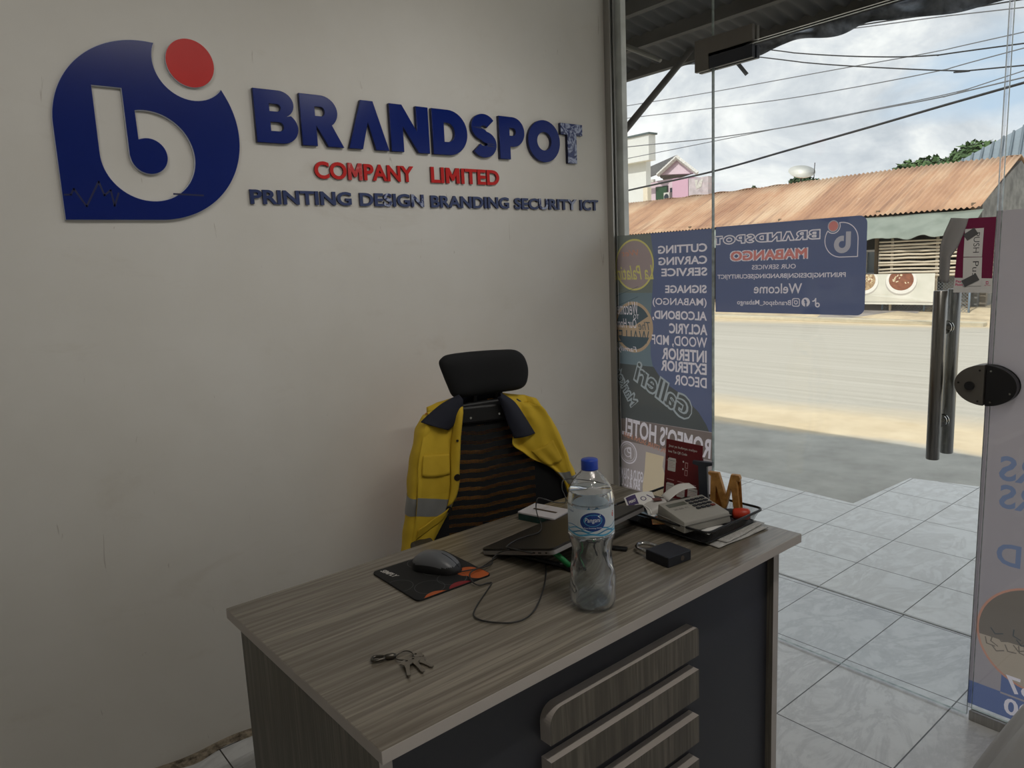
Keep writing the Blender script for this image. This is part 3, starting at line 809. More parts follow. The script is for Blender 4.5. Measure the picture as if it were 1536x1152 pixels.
Ls.append((LINE([(ic[0] + s_ * .22, ic[1] - s_ * .45), (ic[0] + s_ * .22, ic[1] + s_ * 1.05)], s_ * .3), 1)); Ls.append((LINE([(ic[0] + s_ * .25, ic[1] + s_ * .95), (ic[0] + s_ * .55, ic[1] + s_ * .5), (ic[0] + s_ * .95, ic[1] + s_ * .4)], s_ * .28), 1))
# small emblem
e0 = at5(1398, 460); e1 = at5(1090, 150); es = abs(at5(1395, 305)[0] - at5(1090, 305)[0]) / (2 * ER)
ey = (at5(1395, 305)[0] + at5(1090, 305)[0]) / 2; ez = at5(1240, 305)[1]
def em(p): return (ey + (p[0] - ECX) * es, ez + (p[1] - ECZ) * es)
Ls.append((LINE([em(p) for p in EMB], 0.003, True), 1)); Ls.append((PG([em(p) for p in LETB]), 3))
dc = em((DX, DZ)); Ls.append((CIRC(dc[0], dc[1], DR * es * 1.25, 32), 3)); Ls.append((CIRC(dc[0], dc[1], DR * es * 1.05, 32), 2))
tag(sheet('window_sticker', Ls, [V_NAVY, V_LILAC, V_PINK, V_GREYL], on_glass), 'dark blue sticker with rounded corners and mirrored lettering on the glass door', 'sticker')

# 2. tall banner print on the fixed pane by the wall
def c3(x, y): return gp(900 + x / 5.239, 340 + y / 5.239)
def c4(x, y): return gp(900 + x / 5.011, 530 + y / 5.011)
def c6(x, y): return gp(880 + x / 2.743, 300 + y / 2.743)
def tb(s, cf, rt, lb, bold=0.02, shear=0.0):
    a, c = cf(*rt), cf(*lb); return T(s, a[0], c[0], c[1], a[1], bold, shear)
V_SLATE = vinyl('slate_print', (128, 134, 128)); V_YEL = vinyl('neon_yellow_print', (226, 214, 130)); V_PINKG = vinyl('dusty_pink_print', (176, 156, 156))
V_TEAL = vinyl('teal_plank_print', (124, 142, 152)); V_TAN = vinyl('tan_wood_print', (206, 176, 146)); V_DKT = vinyl('dark_teal_print', (76, 94, 106)); V_STONE = vinyl('grey_stone_print', (186, 194, 200))
V_CHAR = vinyl('charcoal_print', (92, 96, 98)); V_BROWN = vinyl('brown_sign_print', (140, 124, 120)); V_CREAM = vinyl('cream_print', (240, 218, 186)); V_MAUVE = vinyl('mauve_print', (190, 176, 176)); V_RUST = vinyl('rust_print', (214, 150, 126))
MB2 = [V_NAVY, V_LILAC, V_SLATE, V_YEL, V_PINKG, V_TEAL, V_TAN, V_DKT, V_STONE, V_CHAR, V_BROWN, V_CREAM, V_MAUVE, V_RUST]
yL, yR = -0.036, DY1 + 0.006
zT = c3(500, 45)[1]; zBt = 0.30
Ls = [(PG([(yR, zBt), (yL, zBt), (yL, zT), (yR, zT)]), 0)]
zs = [zT, c3(260, 520)[1], c3(260, 1085)[1], c4(400, 530)[1], c4(330, 660)[1], zBt]
wave = [c3(395, 45), c3(425, 250), c3(412, 500), c3(392, 800), c3(398, 1010), c4(395, 90), c4(470, 210), c4(600, 300), c4(740, 440), c4(800, 540), c4(825, 600)]
def strip(z1, z0, mi):
    e = [p for p in wave if z0 <= p[1] <= z1]
    def xe(z):
        for p, q in zip(wave, wave[1:]):
            if q[1] <= z <= p[1]: return p[0] + (q[0] - p[0]) * ((z - p[1]) / (q[1] - p[1]))
        return wave[0][0] if z > wave[0][1] else yR
    Ls.append((PG([(yL, z0), (yL, z1), (xe(z1), z1)] + e + [(xe(z0), z0)]), mi))
strip(zs[0], zs[1], 2); strip(zs[1], zs[2], 5); strip(zs[2], zs[3], 9)
Ls.append((PG([(yL, zBt), (yL, zs[3]), (yR, c4(825, 590)[1]), (yR, zBt)]), 12))
Ls.append((PG([(yL, c4(120, 640)[1]), (yL, c4(120, 480)[1]), (yR, c4(850, 600)[1]), (yR, c4(850, 810)[1])]), 10))
# neon ring and its script
p0 = c3(268, 300); rx = abs(c3(118, 300)[0] - c3(420, 300)[0]) / 2; rz = abs(c3(268, 95)[1] - c3(268, 505)[1]) / 2
rm = min(rx, rz)
Ls.append((CIRC(p0[0], p0[1], rm * .93, 40), 4)); Ls.append((RING(p0[0], p0[1], rm * .93, rm * 1.0, 48), 3))
Ls.append((tb('Wet', c3, (300, 180), (170, 235), 0.0, 0.25), 13)); Ls.append((tb('La Palatina', c3, (420, 300), (105, 420), 0.01, 0.3), 3))
# round wooden welcome board on planks
for yy in (560, 640, 900, 1000): Ls.append((LINE([c3(95, yy), c3(300, yy - 90)], 0.0018), 7))
p1 = c3(262, 790); r1 = abs(c3(108, 790)[0] - c3(400, 790)[0]) / 2 * 1.03
Ls.append((CIRC(p1[0], p1[1], r1, 48), 6))
up = arc(p1[0], p1[1], r1 * .88, r1 * .88, 4, 150, 24); Ls.append((PG(up + [(p1[0] - r1 * .05, p1[1] + r1 * 0.06)]), 7))
Ls.append((PG(arc(p1[0], p1[1], r1 * .88, r1 * .88, 205, 335, 20)), 7))
Ls.append((tb('Welcome', c3, (292, 590), (135, 690), 0.0, 0.25), 1)); Ls.append((tb('TO', c3, (305, 690), (262, 725), 0.0), 1)); Ls.append((tb('Our Home', c3, (285, 725), (118, 790), 0.0, 0.2), 1))
Ls.append((tb('The', c3, (392, 750), (302, 810), 0.0, 0.2), 7)); Ls.append((tb('WALLER', c3, (386, 822), (104, 905), 0.0), 7)); Ls.append((tb('Family', c3, (290, 945), (135, 985), 0.0, 0.2), 1))
# raised street lettering, turned downhill
def turned(s, cf, start, h, w, ang, mi, bold=0.0, shear=0.3):
    q = cf(*start); V, F = fit(tri(text_mesh(s, bold, shear)), 0, w, -h / 2, h / 2)
    ca_, sa_ = math.cos(ang), math.sin(ang)
    Ls.append(([(q[0] + x * ca_ - y * sa_, q[1] + x * sa_ + y * ca_) for x, y in V], F), mi) if False else Ls.append((([(q[0] + x * ca_ - y * sa_, q[1] + x * sa_ + y * ca_) for x, y in V], F), mi))
gA = c4(690, 470); gB = c4(262, 130); gl = math.hypot(gA[0] - gB[0], gA[1] - gB[1]); ga = math.atan2(gB[1] - gA[1], gB[0] - gA[0])
turned('Galleri', c4, (690, 455), 0.105, gl, ga, 8, 0.075, 0.15); turned('Galleri', c4, (684, 449), 0.088, gl * .97, ga, 9, 0.012, 0.15)
mA = c4(290, 400); mB = c4(160, 130); ml = math.hypot(mA[0] - mB[0], mA[1] - mB[1]); ma = math.atan2(mB[1] - mA[1], mB[0] - mA[0])
turned('Market', c4, (262, 390), 0.062, ml, ma, 8, 0.07, 0.1); turned('Market', c4, (258, 388), 0.045, ml * .96, ma, 9, 0.0, 0.1)
turned("ROMEO'S HOTEL", c4, (832, 720), 0.088, math.hypot(c4(832, 720)[0] - yL, c4(832, 720)[1] - c4(120, 530)[1]) * 0.985, math.atan2(c4(120, 530)[1] - c4(832, 720)[1], yL - c4(832, 720)[0]), 1, 0.03, 0.0)
turned('TION, STEAM, SAUNA & BAR', c4, (535, 752), 0.028, math.hypot(c4(535, 752)[0] - yL, c4(535, 752)[1] - c4(120, 592)[1]) * 0.96, math.atan2(c4(120, 592)[1] - c4(535, 752)[1], yL - c4(535, 752)[0]), 13, 0.02, 0.0)
q = c4(212, 745); rq = abs(c4(148, 745)[0] - c4(278, 745)[0]) / 2
Ls.append((RING(q[0], q[1], rq * .88, rq, 40), 1)); Ls.append((RING(q[0], q[1], rq * .74, rq * .78, 40), 1)); Ls.append((T('P', q[0] - rq * .35, q[0] + rq * .15, q[1] - rq * .5, q[1] + rq * .5, 0.0), 1)); Ls.append((RING(q[0] + rq * .05, q[1], rq * .34, rq * .42, 24), 1))
Ls.append((PG([c4(345, 740), c4(480, 775), c4(470, 850), c4(500, 960), c4(520, 1060), (c4(520, 1060)[0], zBt + .02), (c4(320, 980)[0], zBt + .02), c4(320, 1000), c4(335, 880)]), 11))
Ls.append((tb('GOLD & DIAMOND', c4, (325, 893), (100, 915), 0.03), 1)); Ls.append((tb('BAR & LOUNGE', c4, (300, 955), (100, 975), 0.03), 1))
# the list of services
for s, rt, lb in (('CUTTING', (842, 128), (456, 215)), ('CARVING', (842, 225), (460, 305)), ('SERVICE', (842, 318), (482, 392)), ('SIGNAGE', (838, 458), (512, 522)), ('(MABANGO)', (838, 563), (414, 630)),
                  ('ALCOBOND,', (840, 668), (412, 735)), ('ACLYRIC', (844, 770), (544, 838)), ('WOOD, MDF', (842, 872), (408, 935)), ('INTERIOR', (838, 975), (486, 1040)), ('EXTERIOR', (838, 1078), (478, 1130))):
    Ls.append((tb(s, c3, rt, lb, 0.014 if 'M' in s else 0.030), 1))
Ls.append((tb('DECOR', c4, (802, 185), (560, 235), 0.022), 1))
tag(sheet('window_banner', Ls, MB2, on_glass), 'tall mirrored banner print with a services list on the fixed pane beside the wall', 'banner')

# 3. tall lilac banner print on the pane right of the door
def d1(x, y): return gp(1420 + x / 4.8, 660 + y / 4.8)
def d2(x, y): return gp(1420 + x / 4.233, 880 + y / 4.235)
V_L3 = vinyl('lilac_banner', (180, 171, 176)); V_BLG = vinyl('slate_blue_print', (132, 146, 180)); V_FOOD = vinyl('brown_food_print', (134, 124, 116)); V_FOOD2 = vinyl('pale_dough_print', (196, 180, 164)); V_DKP = vinyl('dark_pan_print', (92, 96, 100)); V_BASE = vinyl('blue_banner_foot', (112, 128, 176)); V_ORG = vinyl('orange_rim_print', (216, 160, 140))
MB3 = [V_L3, V_BLG, V_FOOD, V_FOOD2, V_DKP, V_BASE, V_ORG, V_LILAC]
y1 = gp(1490, 420)[0]; y0 = y1 - 0.80; z1 = gp(1497, 316)[1]; z0 = 0.045
Ls = [(PG([(y0, z0), (y1, z0), (y1, z1), (y0, z1)]), 0)]
zf = d2(165, 600)[1]; ym = d2(342, 640)[0]
Ls.append((PG([(y0, z0), (y1, z0), (y1, zf), (ym, zf), (ym, zf + 0.072), (y0, zf + 0.072)]), 5))
def tail(s, n, left, top, bot, bold, mi):
    """end of a line of lettering: its last sign ends at the given point"""
    zz1, zz0 = top[1], bot[1]; h = zz1 - zz0
    V, F = fit(tri(text_mesh(s, bold)), 0, None, zz0, zz1)
    mx = max(v[0] for v in V); Ls.append((([(left[0] - mx + x, y) for x, y in V], F), mi))
tail('OFFERS', 2, d1(378, 210), d1(450, 118), d1(450, 300), 0.022, 1); tail('BANNERS', 2, d1(378, 410), d1(450, 325), d1(450, 500), 0.022, 1); tail('BRAND', 2, d1(358, 820), d1(430, 745), d1(430, 905), 0.022, 1)
q = d2(400, 300); rq = abs(d2(195, 200)[1] - d2(400, 65)[1]); rq = 0.165
q = (d2(188, 260)[0] - rq, (d2(380, 65)[1] + d2(400, 530)[1]) / 2 + 0.0); 
Ls.append((CIRC(q[0], q[1], rq, 48), 6)); Ls.append((CIRC(q[0], q[1], rq * .96, 48), 2)); Ls.append((PG(arc(q[0], q[1], rq * .96, rq * .96, 190, 350, 24)), 3))
Ls.append((PG(arc(q[0] - .03, q[1] + .05, .07, .10, 0, 340, 18)), 4))
rs = random.Random(3)
for i in range(26):
    ax, az = q[0] + rs.uniform(-.11, .12), q[1] - rs.uniform(0.0, .06); aa = rs.uniform(-.5, .5); Ls.append((LINE([(ax, az), (ax + .022 * math.cos(aa), az + .022 * math.sin(aa)), (ax + .034 * math.cos(aa + .6), az + .034 * math.sin(aa + .6))], .0035), 2 if i % 3 else 4))
for s, yy in (('067', 590), ('0', 710)): pass
Ls.append((T('0767', ym - 0.17, ym - 0.012, zf + 0.008, zf + 0.064, 0.022), 7))
Ls.append((PG([(y0, zf - 0.006), (ym, zf - 0.006), (ym, zf + 0.0), (y0, zf + 0.0)]), 0))
Ls.append((T('0800', ym - 0.17, ym - 0.012, zf - 0.066, zf - 0.012, 0.022), 7)); Ls.append((T('0620', ym - 0.17, ym - 0.012, zf - 0.14, zf - 0.086, 0.022), 7))
tag(sheet('window_banner', Ls, MB3, on_glass), 'tall pale lilac banner print with a food picture on the pane right of the door', 'banner')

# 4. magenta pay poster taped to the door, with a curled strip and two notes
XPO = -0.0085
def pp(px, py):
    p = Xp(1290 + px / 5.484, 300 + py / 5.484, XPO); return (-p.y, p.z)
def on_poster(x, y): return Vector((XPO, -x, y))
M_MAG = M('magenta_print', (122, 24, 70), 0.45, var=0.1); M_PAPER = M('white_paper', (226, 224, 222), 0.75, var=0.04); M_MAGT = M('pink_print', (206, 40, 110), 0.5); M_TAPE = M('grey_tape', (96, 96, 98), 0.4); M_INK = M('pencil_line', (70, 70, 74), 0.8)
t = thing('poster', 'magenta pay poster with two handwritten notes taped on the glass door above the handle', 'poster', (0, 0, 0))
Ls = [(PG([pp(893, 150), pp(1122, 137), pp(1088, 640), pp(1086, 765), pp(766, 760), pp(778, 640), pp(800, 400)]), 0), (PG([pp(778, 640), pp(1090, 645), pp(1086, 765), pp(766, 760)]), 1)]
def pt(s, lt, rb, bold, mi):
    a, c = pp(*lt), pp(*rb); Ls.append((T(s, a[0], c[0], c[1], a[1], bold), mi))
pt('Pay', (788, 660), (834, 684), 0.03, 2); pt('Phone', (784, 686), (846, 706), 0.03, 2); Ls.append((HOLED([pp(1035, 668), pp(1056, 668), pp(1056, 694), pp(1035, 694)], [pp(1040, 674), pp(1051, 674), pp(1051, 688), pp(1040, 688)]), 2)); pt('tap here', (1022, 698), (1072, 708), 0.02, 2)
sheet('print', Ls, [M_MAG, M_PAPER, M_MAGT], on_poster, t)
def on_note(x, y): return Vector((XPO - 0.0012, -x, y))
for quad, word in (([(866, 240), (1021, 229), (1004, 466), (852, 468)], 'PUSH'), ([(852, 474), (1006, 470), (998, 706), (845, 708)], 'Push')):
    Q = [pp(*p) for p in quad]; Ls = [(PG(Q), 0)]
    cx = sum(p[0] for p in Q) / 4; cy = sum(p[1] for p in Q) / 4; hh = abs(Q[0][1] - Q[3][1]); ww = abs(Q[0][0] - Q[1][0])
    V, F = fit(tri(text_mesh(word, -0.004)), -hh * .36, hh * .36, -ww * .10, ww * .22)
    Ls.append((([(cx + y + ww * .1, cy - x) for x, y in V], F), 1))
    n = sheet('note', Ls, [M_PAPER, M_INK], on_note, t); solidify(n, 0.0006); fix(n, 'white handwritten note')
for a, c in (((868, 310), (960, 252)), ((850, 690), (970, 630))):
    A, C_ = Vector(pp(*a)), Vector(pp(*c)); d = (C_ - A).normalized(); n = Vector((-d.y, d.x)) * 0.011
    b = MB(); b.face([Vector((XPO - 0.0024, -p.x, p.y)) for p in (A + n, A - n, C_ - n, C_ + n)]); fix(b.build('tape', M_TAPE, t), 'grey tape strip')
fl = [[(893, 152), (850, 150), (800, 148), (748, 147)], [(878, 205), (830, 205), (770, 203), (722, 205)], [(850, 280), (800, 280), (735, 275), (690, 275)], [(806, 385), (760, 385), (700, 380), (657, 385)], [(745, 470), (715, 472), (680, 472), (654, 470)], [(738, 570), (710, 570), (680, 568), (652, 565)], [(728, 684), (700, 682), (675, 676), (651, 668)]]
b = MB()
def flap(u, v):
    r0 = at_t([Vector((*p, 0)) for p in fl[min(int(v * 6), 6)]], u); r1 = at_t([Vector((*p, 0)) for p in fl[min(int(v * 6) + 1, 6)]], u)
    q = r0.lerp(r1, v * 6 - min(int(v * 6), 6)); out = 0.002 + 0.022 * math.sin(PI * min(1, 0.2 + u)) * (0.4 + 0.6 * v)
    p = Xp(1290 + q.x / 5.484, 300 + q.y / 5.484, XPO - out); return p
b.grid(flap, 10, 24); o = b.build('curled_strip', M('grey_paper_back', (150, 148, 148), 0.8), t, smooth=True); solidify(o, 0.0008); fix(o, 'grey curled paper strip hanging from the poster')

# ------------------------------------------------------------------ the desk
M_WTOP = wood('grey_oak_top', 0, (98, 91, 80), (130, 122, 110), (150, 142, 129), 0.24)
M_WSIDE = wood('grey_oak_upright', 2, (80, 75, 67), (108, 102, 92), (128, 121, 110), 0.42, 1.2)
M_EDGE = M('greige_edge_band', (186, 178, 172), 0.42, var=0.06)
M_CHARB = M('charcoal_board', (50, 51, 58), 0.42, var=0.05)
DT = 0.76
DO = Zp(572, 1128, DT); DA = math.radians(1.6)
desk = thing('office_desk', 'grey wood-grain office desk with charcoal front and raised slats', 'desk', (DO.x, DO.y, 0), DA)
DL, DD, TT = 1.282, 0.688, 0.024
b = MB(); vs = b.box(0, DL, 0, DD, DT - TT, DT, 1)
for f in b.bm.faces:
    if abs(f.calc_center_median().z - DT) < 1e-4: f.material_index = 0
o = b.build('desktop', [M_WTOP, M_EDGE], desk); m = o.modifiers.new('bevel', 'BEVEL'); m.width = 0.0012; m.segments = 2
def panel(x0, x1, y0, y1, z0, z1, name='side_panel'):
    b = MB(); b.box(x0, x1, y0, y1, z0, z1, 0)
    for f in b.bm.faces:
        n = f.calc_center_median()
        if abs(n.y - y0) < 1e-4 or abs(n.y - y1) < 1e-4 or abs(n.z - z1) < 1e-4: f.material_index = 1
    return b.build(name, [M_WSIDE, M_EDGE], desk)
panel(0.018, 0.042, 0.045, DD - 0.03, 0.0, DT - TT)
panel(1.222, 1.248, 0.045, DD - 0.03, 0.0, DT - TT)
b = MB(); b.box(0.042, 1.222, 0.064, 0.082, 0.045, DT - TT); b.build('front_panel', M_CHARB, desk)
b = MB(); b.box(0.042, 1.222, 0.075, 0.092, 0.0, 0.045); b.build('plinth', M_WSIDE, desk)
# drawer box under the top on the sitter's right, seen only from behind
b = MB(); b.box(0.042, 0.40, 0.14, DD - 0.05, 0.42, DT - TT); b.build('drawer_box', M_WSIDE, desk)
SX0, SX1 = 0.386, 0.872
for i, (z0, z1) in enumerate(((0.561, 0.634), (0.450, 0.524), (0.333, 0.404), (0.216, 0.287))):
    r0, r1 = (0.034, 0.012)
    if i == 0: pl = arc(SX1 - r1, z1 - r1, r1, r1, 0, 90, 5) + arc(SX0 + r0, z1 - r0, r0, r0, 90, 180, 9) + [(SX0, z0), (SX1, z0)]
    elif i == 3: pl = [(SX1, z1), (SX0, z1)] + arc(SX0 + r1, z0 + r1, r1, r1, 180, 270, 5) + arc(SX1 - r0, z0 + r0, r0, r0, 270, 360, 9)
    else: pl = [(SX1, z1), (SX0, z1), (SX0, z0), (SX1, z0)]
    b = MB(); b.prism(pl, lambda x, y, d: Vector((x, d, y)), 0.034, 0.064, 0, 1)
    b.build('slat', [M_WSIDE, M_EDGE], desk)
def DW(x, y, z=0.0):
    return Vector((DO.x + x * math.cos(DA) - y * math.sin(DA), DO.y + x * math.sin(DA) + y * math.cos(DA), z))
def dpx(px, py, z=DT): return Zp(px, py, z)

# mouse pad
M_PAD = M('black_pad', (17, 17, 18), 0.75, var=0.1, bump=0.1, bscale=900); M_ORA = M('orange_pad_print', (190, 92, 38), 0.7); M_PRED = M('red_pad_print', (140, 30, 36), 0.7); M_PLINE = M('grey_pad_print', (84, 84, 86), 0.7); M_PWHITE = M('white_pad_print', (196, 192, 186), 0.7)
PC = [dpx(559, 857, DT + .004), dpx(625, 903, DT + .004), dpx(733, 862, DT + .004), dpx(668, 823, DT + .004)]
pc = sum(PC, Vector()) / 4; pu = ((PC[2] - PC[1]) + (PC[3] - PC[0])).normalized(); pw = (PC[2] - PC[1]).length * .5 + (PC[3] - PC[0]).length * .5; ph = (PC[0] - PC[1]).length * .5 + (PC[3] - PC[2]).length * .5
t = thing('mouse_pad', 'black mouse pad with orange spots lying at the near end of the desk', 'mouse pad', (pc.x, pc.y, DT), math.atan2(pu.y, pu.x))
b = MB(); b.prism(rrect(-pw / 2, pw / 2, -ph / 2, ph / 2, 0.014), lambda x, y, d: Vector((x, y, d)), 0.0004, 0.0040); b.build('pad', M_PAD, t)
def padpx(x, y):
    p = dpx(545 + x / 7.68, 810 + y / 7.68, DT + .0042) - Vector((pc.x, pc.y, 0)); a = -math.atan2(pu.y, pu.x)
    return (p.x * math.cos(a) - p.y * math.sin(a), p.x * math.sin(a) + p.y * math.cos(a))
def inpad(vf):
    return [(min(max(x, -pw / 2 + .002), pw / 2 - .002), min(max(y, -ph / 2 + .002), ph / 2 - .002)) for x, y in vf[0]], vf[1]
Ls = [(PG(rrect(-pw / 2 + .001, pw / 2 - .001, -ph / 2 + .001, ph / 2 - .001, 0.0135)), 0)]
for (x, y, r, mi) in ((880, 655, .034, 1), (1160, 540, .034, 2), (1200, 360, .027, 1), (1320, 385, .027, 1)):
    q = padpx(x, y); Ls.append((inpad(CIRC(q[0], q[1], r, 28)), mi))
for (x, y, r) in ((1020, 440, .036), (765, 540, .036), (410, 530, .034), (830, 340, .034), (660, 260, .034)):
    q = padpx(x, y); V, F = RING(q[0], q[1], r - .0011, r, 36); Ls.append((inpad((V, F)), 3 if r < .036 else 4))
q = padpx(212, 352); w_ = padpx(385, 425); ang = math.atan2(w_[1] - q[1], w_[0] - q[0]); V, F = fit(tri(text_mesh('SIMPLY', 0.04, 0.3)), 0, math.hypot(w_[0] - q[0], w_[1] - q[1]), -0.006, 0.009)
Ls.append((([(q[0] + x * math.cos(ang) - y * math.sin(ang), q[1] + x * math.sin(ang) + y * math.cos(ang)) for x, y in V], F), 5))
sheet('print', Ls, [M_PAD, M_ORA, M_PRED, M_PLINE, M_PLINE, M_PWHITE], lambda x, y: Vector((x, y, 0.0042)), t)

# mouse with its cable
M_MTOP = M('grey_mouse_shell', (98, 100, 104), 0.38, var=0.05); M_MSIDE = M('black_mouse_side', (22, 22, 24), 0.5)
mr, mf = dpx(626, 850, DT + .02), dpx(690, 862, DT + .012)
mr = DW(0.428, 0.572); mf = DW(0.489, 0.452)
md = (mf - mr); mlen = math.hypot(md.x, md.y); ma_ = math.atan2(md.y, md.x); mc = (mr + mf) / 2
t = thing('computer_mouse', 'grey and black corded computer mouse on the mouse pad', 'mouse', (mc.x, mc.y, DT + 0.0046), ma_)
def mouse_pt(u, v, hs=1.0):
    # u along from tail to nose, v around from left side over the top to the right
    x = (u - .5) * mlen
    w = 0.034 * (1 - abs(2 * u - 1) ** 3.2 * 0.35) * math.sqrt(max(1 - abs(2 * u - 1) ** 6, 0))
    h = (0.046 * math.sin(PI * min(max(u * 0.78 + 0.16, 0), 1)) ** 0.8) * math.sqrt(max(1 - abs(2 * u - 1) ** 8, 0))
    a = PI * v
    y = w * (1 if math.cos(a) > 0 else -1) * abs(math.cos(a)) ** 0.7; z = h * abs(math.sin(a)) ** 0.75
    return Vector((x, -y, max(z, 0.001)))
b = MB(); b.grid(lambda u, v: mouse_pt(u, v), 36, 28)
for f in b.bm.faces:
    c = f.calc_center_median(); f.material_index = 1 if c.z < 0.018 + 0.010 * (0.5 - c.x / mlen) * 0 else 0
b.build('shell', [M_MTOP, M_MSIDE], t, smooth=True)
b = MB(); b.lathe([(0.0005, -0.003), (0.0085, -0.003), (0.0095, 0), (0.0085, 0.003), (0.0005, 0.003)], 20, (mlen * .24, 0, 0.0245), axis='y'); b.build('scroll_wheel', M_BLACK, t, smooth=True)
b = MB(); b.tube([mouse_pt(u, 0.5) + Vector((0, 0, 0.0002)) for u in (0.62, 0.7, 0.8, 0.9, 0.96)], 0.0008, 6); b.build('button_gap', M_DARK, t)
def c5d(x, y, z=DT + 0.003): return dpx(520 + x / 3.4909, 660 + y / 3.4909, z)
M_CABLE = M('dark_grey_cable', (46, 45, 44), 0.5)
to_l = Matrix.Rotation(-ma_, 4, 'Z') @ Matrix.Translation((-mc.x, -mc.y, -(DT + 0.0046)))
Z0 = DT + 0.003
pts = [c5d(596, 690, DT + .013), c5d(640, 682, DT + .009), c5d(700, 668, Z0 + .006), c5d(760, 630, Z0 + .004), c5d(830, 585, Z0 + .006), c5d(880, 577, Z0 + .010), c5d(960, 605, Z0 + .002), c5d(1025, 632, Z0), c5d(1043, 680, Z0), c5d(1035, 760, Z0), c5d(1000, 860, Z0), c5d(950, 925, Z0), c5d(870, 955, Z0), c5d(780, 955, Z0), c5d(700, 942, Z0), c5d(665, 915, Z0), c5d(680, 870, Z0), c5d(720, 810, Z0), c5d(758, 752, Z0), c5d(740, 748, Z0), c5d(690, 760, Z0 + .002), c5d(655, 738, Z0 + .006), c5d(645, 700, Z0 + .010), c5d(680, 675, Z0 + .012), c5d(735, 660, Z0 + .006), c5d(762, 645, Z0 + .006), c5d(765, 620, Z0 + .016), c5d(800, 590, DT + .030), c5d(850, 574, DT + .046)]
b = MB(); b.tube([to_l @ p for p in smooth_line(pts, 7)], 0.0018, 8); b.build('cable', M_CABLE, t, smooth=True)

# laptop on a folding stand
LA, LB = DW(0.599, 0.516, 0.775), DW(0.610, 0.270, 0.835)
LDv = DW(0.993, 0.560, 0.775) - LA; e1 = LDv.normalized(); e2 = (LB - LA); llen, ldep = LDv.length, e2.length
e2 = (e2 - e1 * e2.dot(e1)).normalized(); e3 = e1.cross(e2); e3 = e3 if e3.z > 0 else -e3
LM = Matrix(((e1.x, e2.x, e3.x, LA.x), (e1.y, e2.y, e3.y, LA.y), (e1.z, e2.z, e3.z, LA.z), (0, 0, 0, 1)))
t = bpy.data.objects.new('laptop', None); COL.objects.link(t); t.matrix_world = LM; t.empty_display_size = .05
tag(t, 'dark grey closed laptop propped on a folding stand', 'laptop')
M_LID = M('space_grey_lid', (50, 47, 44), 0.42, 0.5, var=0.05); M_LBASE = M('silver_laptop_edge', (150, 146, 144), 0.38, 0.6)
b = MB(); b.prism(rrect(0, llen, 0, ldep, 0.014), lambda x, y, d: Vector((x, y, d)), -0.0055, 0.0); o = b.build('lid', M_LID, t); m = o.modifiers.new('bevel', 'BEVEL'); m.width = 0.0015
b = MB(); b.prism(rrect(0, llen, 0, ldep, 0.014), lambda x, y, d: Vector((x, y, d)), -0.0165, -0.0062); o = b.build('base', M_LBASE, t); m = o.modifiers.new('bevel', 'BEVEL'); m.width = 0.0015
b = MB()
for yy, w_ in ((0.19, .010), (0.21, .010), (0.232, .006)): b.box(-0.0004, 0.001, yy - w_ / 2, yy + w_ / 2, -0.0125, -0.0095)
b.build('port', M_DARK, t)
M_GREEN = M('green_plastic', (22, 120, 62), 0.4)
t2 = thing('laptop_stand', 'black folding laptop stand with green struts under the laptop', 'laptop stand', (LB.x, LB.y, DT))
b0 = Vector((LB.x, LB.y, DT))
def lp(x, y, d): return LM @ Vector((x, y, d)) - b0
for xx, sgn in ((0.035, 1), (0.165, 1)):
    near = lp(xx, ldep - 0.03, -0.018); far = lp(xx, 0.03, -0.018)
    foot = Zp(858, 852, DT + 0.007) - b0 if xx < .1 else Zp(858, 852, DT + 0.007) - b0 + e1 * 0.13
    b = MB(); b.tube([far, (far + near) / 2, near], 0.0055, 8); b.build('rail', M_BLACK, t2, smooth=True)
    fa = Vector((far.x, far.y, 0.007)); b = MB(); b.tube([fa, lp(xx, ldep * .6, -0.018) * 0.0 + (fa + foot) / 2, foot], 0.0065, 8); b.build('base_bar', M_BLACK, t2, smooth=True)
    b = MB(); b.tube([near + Vector((0, 0, -.002)), (near + foot) / 2, foot], 0.0075, 8); b.build('strut', M_GREEN, t2, smooth=True)
    b = MB(); b.box(fa.x - .012, fa.x + .012, fa.y - .016, fa.y + .016, 0.0, 0.013, bevel=0.003); b.build('rubber_foot', M_BLACK, t2)
    b = MB(); b.box(foot.x - .012, foot.x + .012, foot.y - .014, foot.y + .014, 0.0, 0.013, bevel=0.003); b.build('rubber_foot', M_BLACK, t2)
# lead that runs over the lid and the white box to the wall side
def c7(x, y, z): return dpx(700 + x / 8.859, 730 + y / 8.859, z)
def onlid(x, y):
    d = ray(700 + x / 8.859, 730 + y / 8.859); return CAM_C + d * ((LA - CAM_C).dot(e3) / d.dot(e3)) + e3 * 0.0022
bx = DT + 0.026
pts = [LM @ Vector((-0.003, .19, -.011)), onlid(560, 822), onlid(545, 795), onlid(640, 730), onlid(800, 668), onlid(930, 632), onlid(990, 575), onlid(985, 490), c7(945, 390, bx + .014), c7(922, 290, bx + .018), c7(930, 190, bx + .040), c7(960, 150, bx + .046), c7(1060, 172, bx + .034), c7(1180, 210, bx + .004), c7(1300, 210, DT + .004), c7(1318, 175, DT + .006), c7(1300, 110, DT + .018), c7(1265, 20, DT + .035), c7(1290, -90, DT + .050), c7(1450, -100, DT + .040), c7(1750, -60, DT + .006), c7(1900, 0, DT + .004)]
b = MB(); b.tube(smooth_line(pts, 7), 0.0017, 8)
tag(b.build('charger_cable', M_CABLE, None, smooth=True), 'thin dark cable running over the laptop lid and the white box', 'cable')

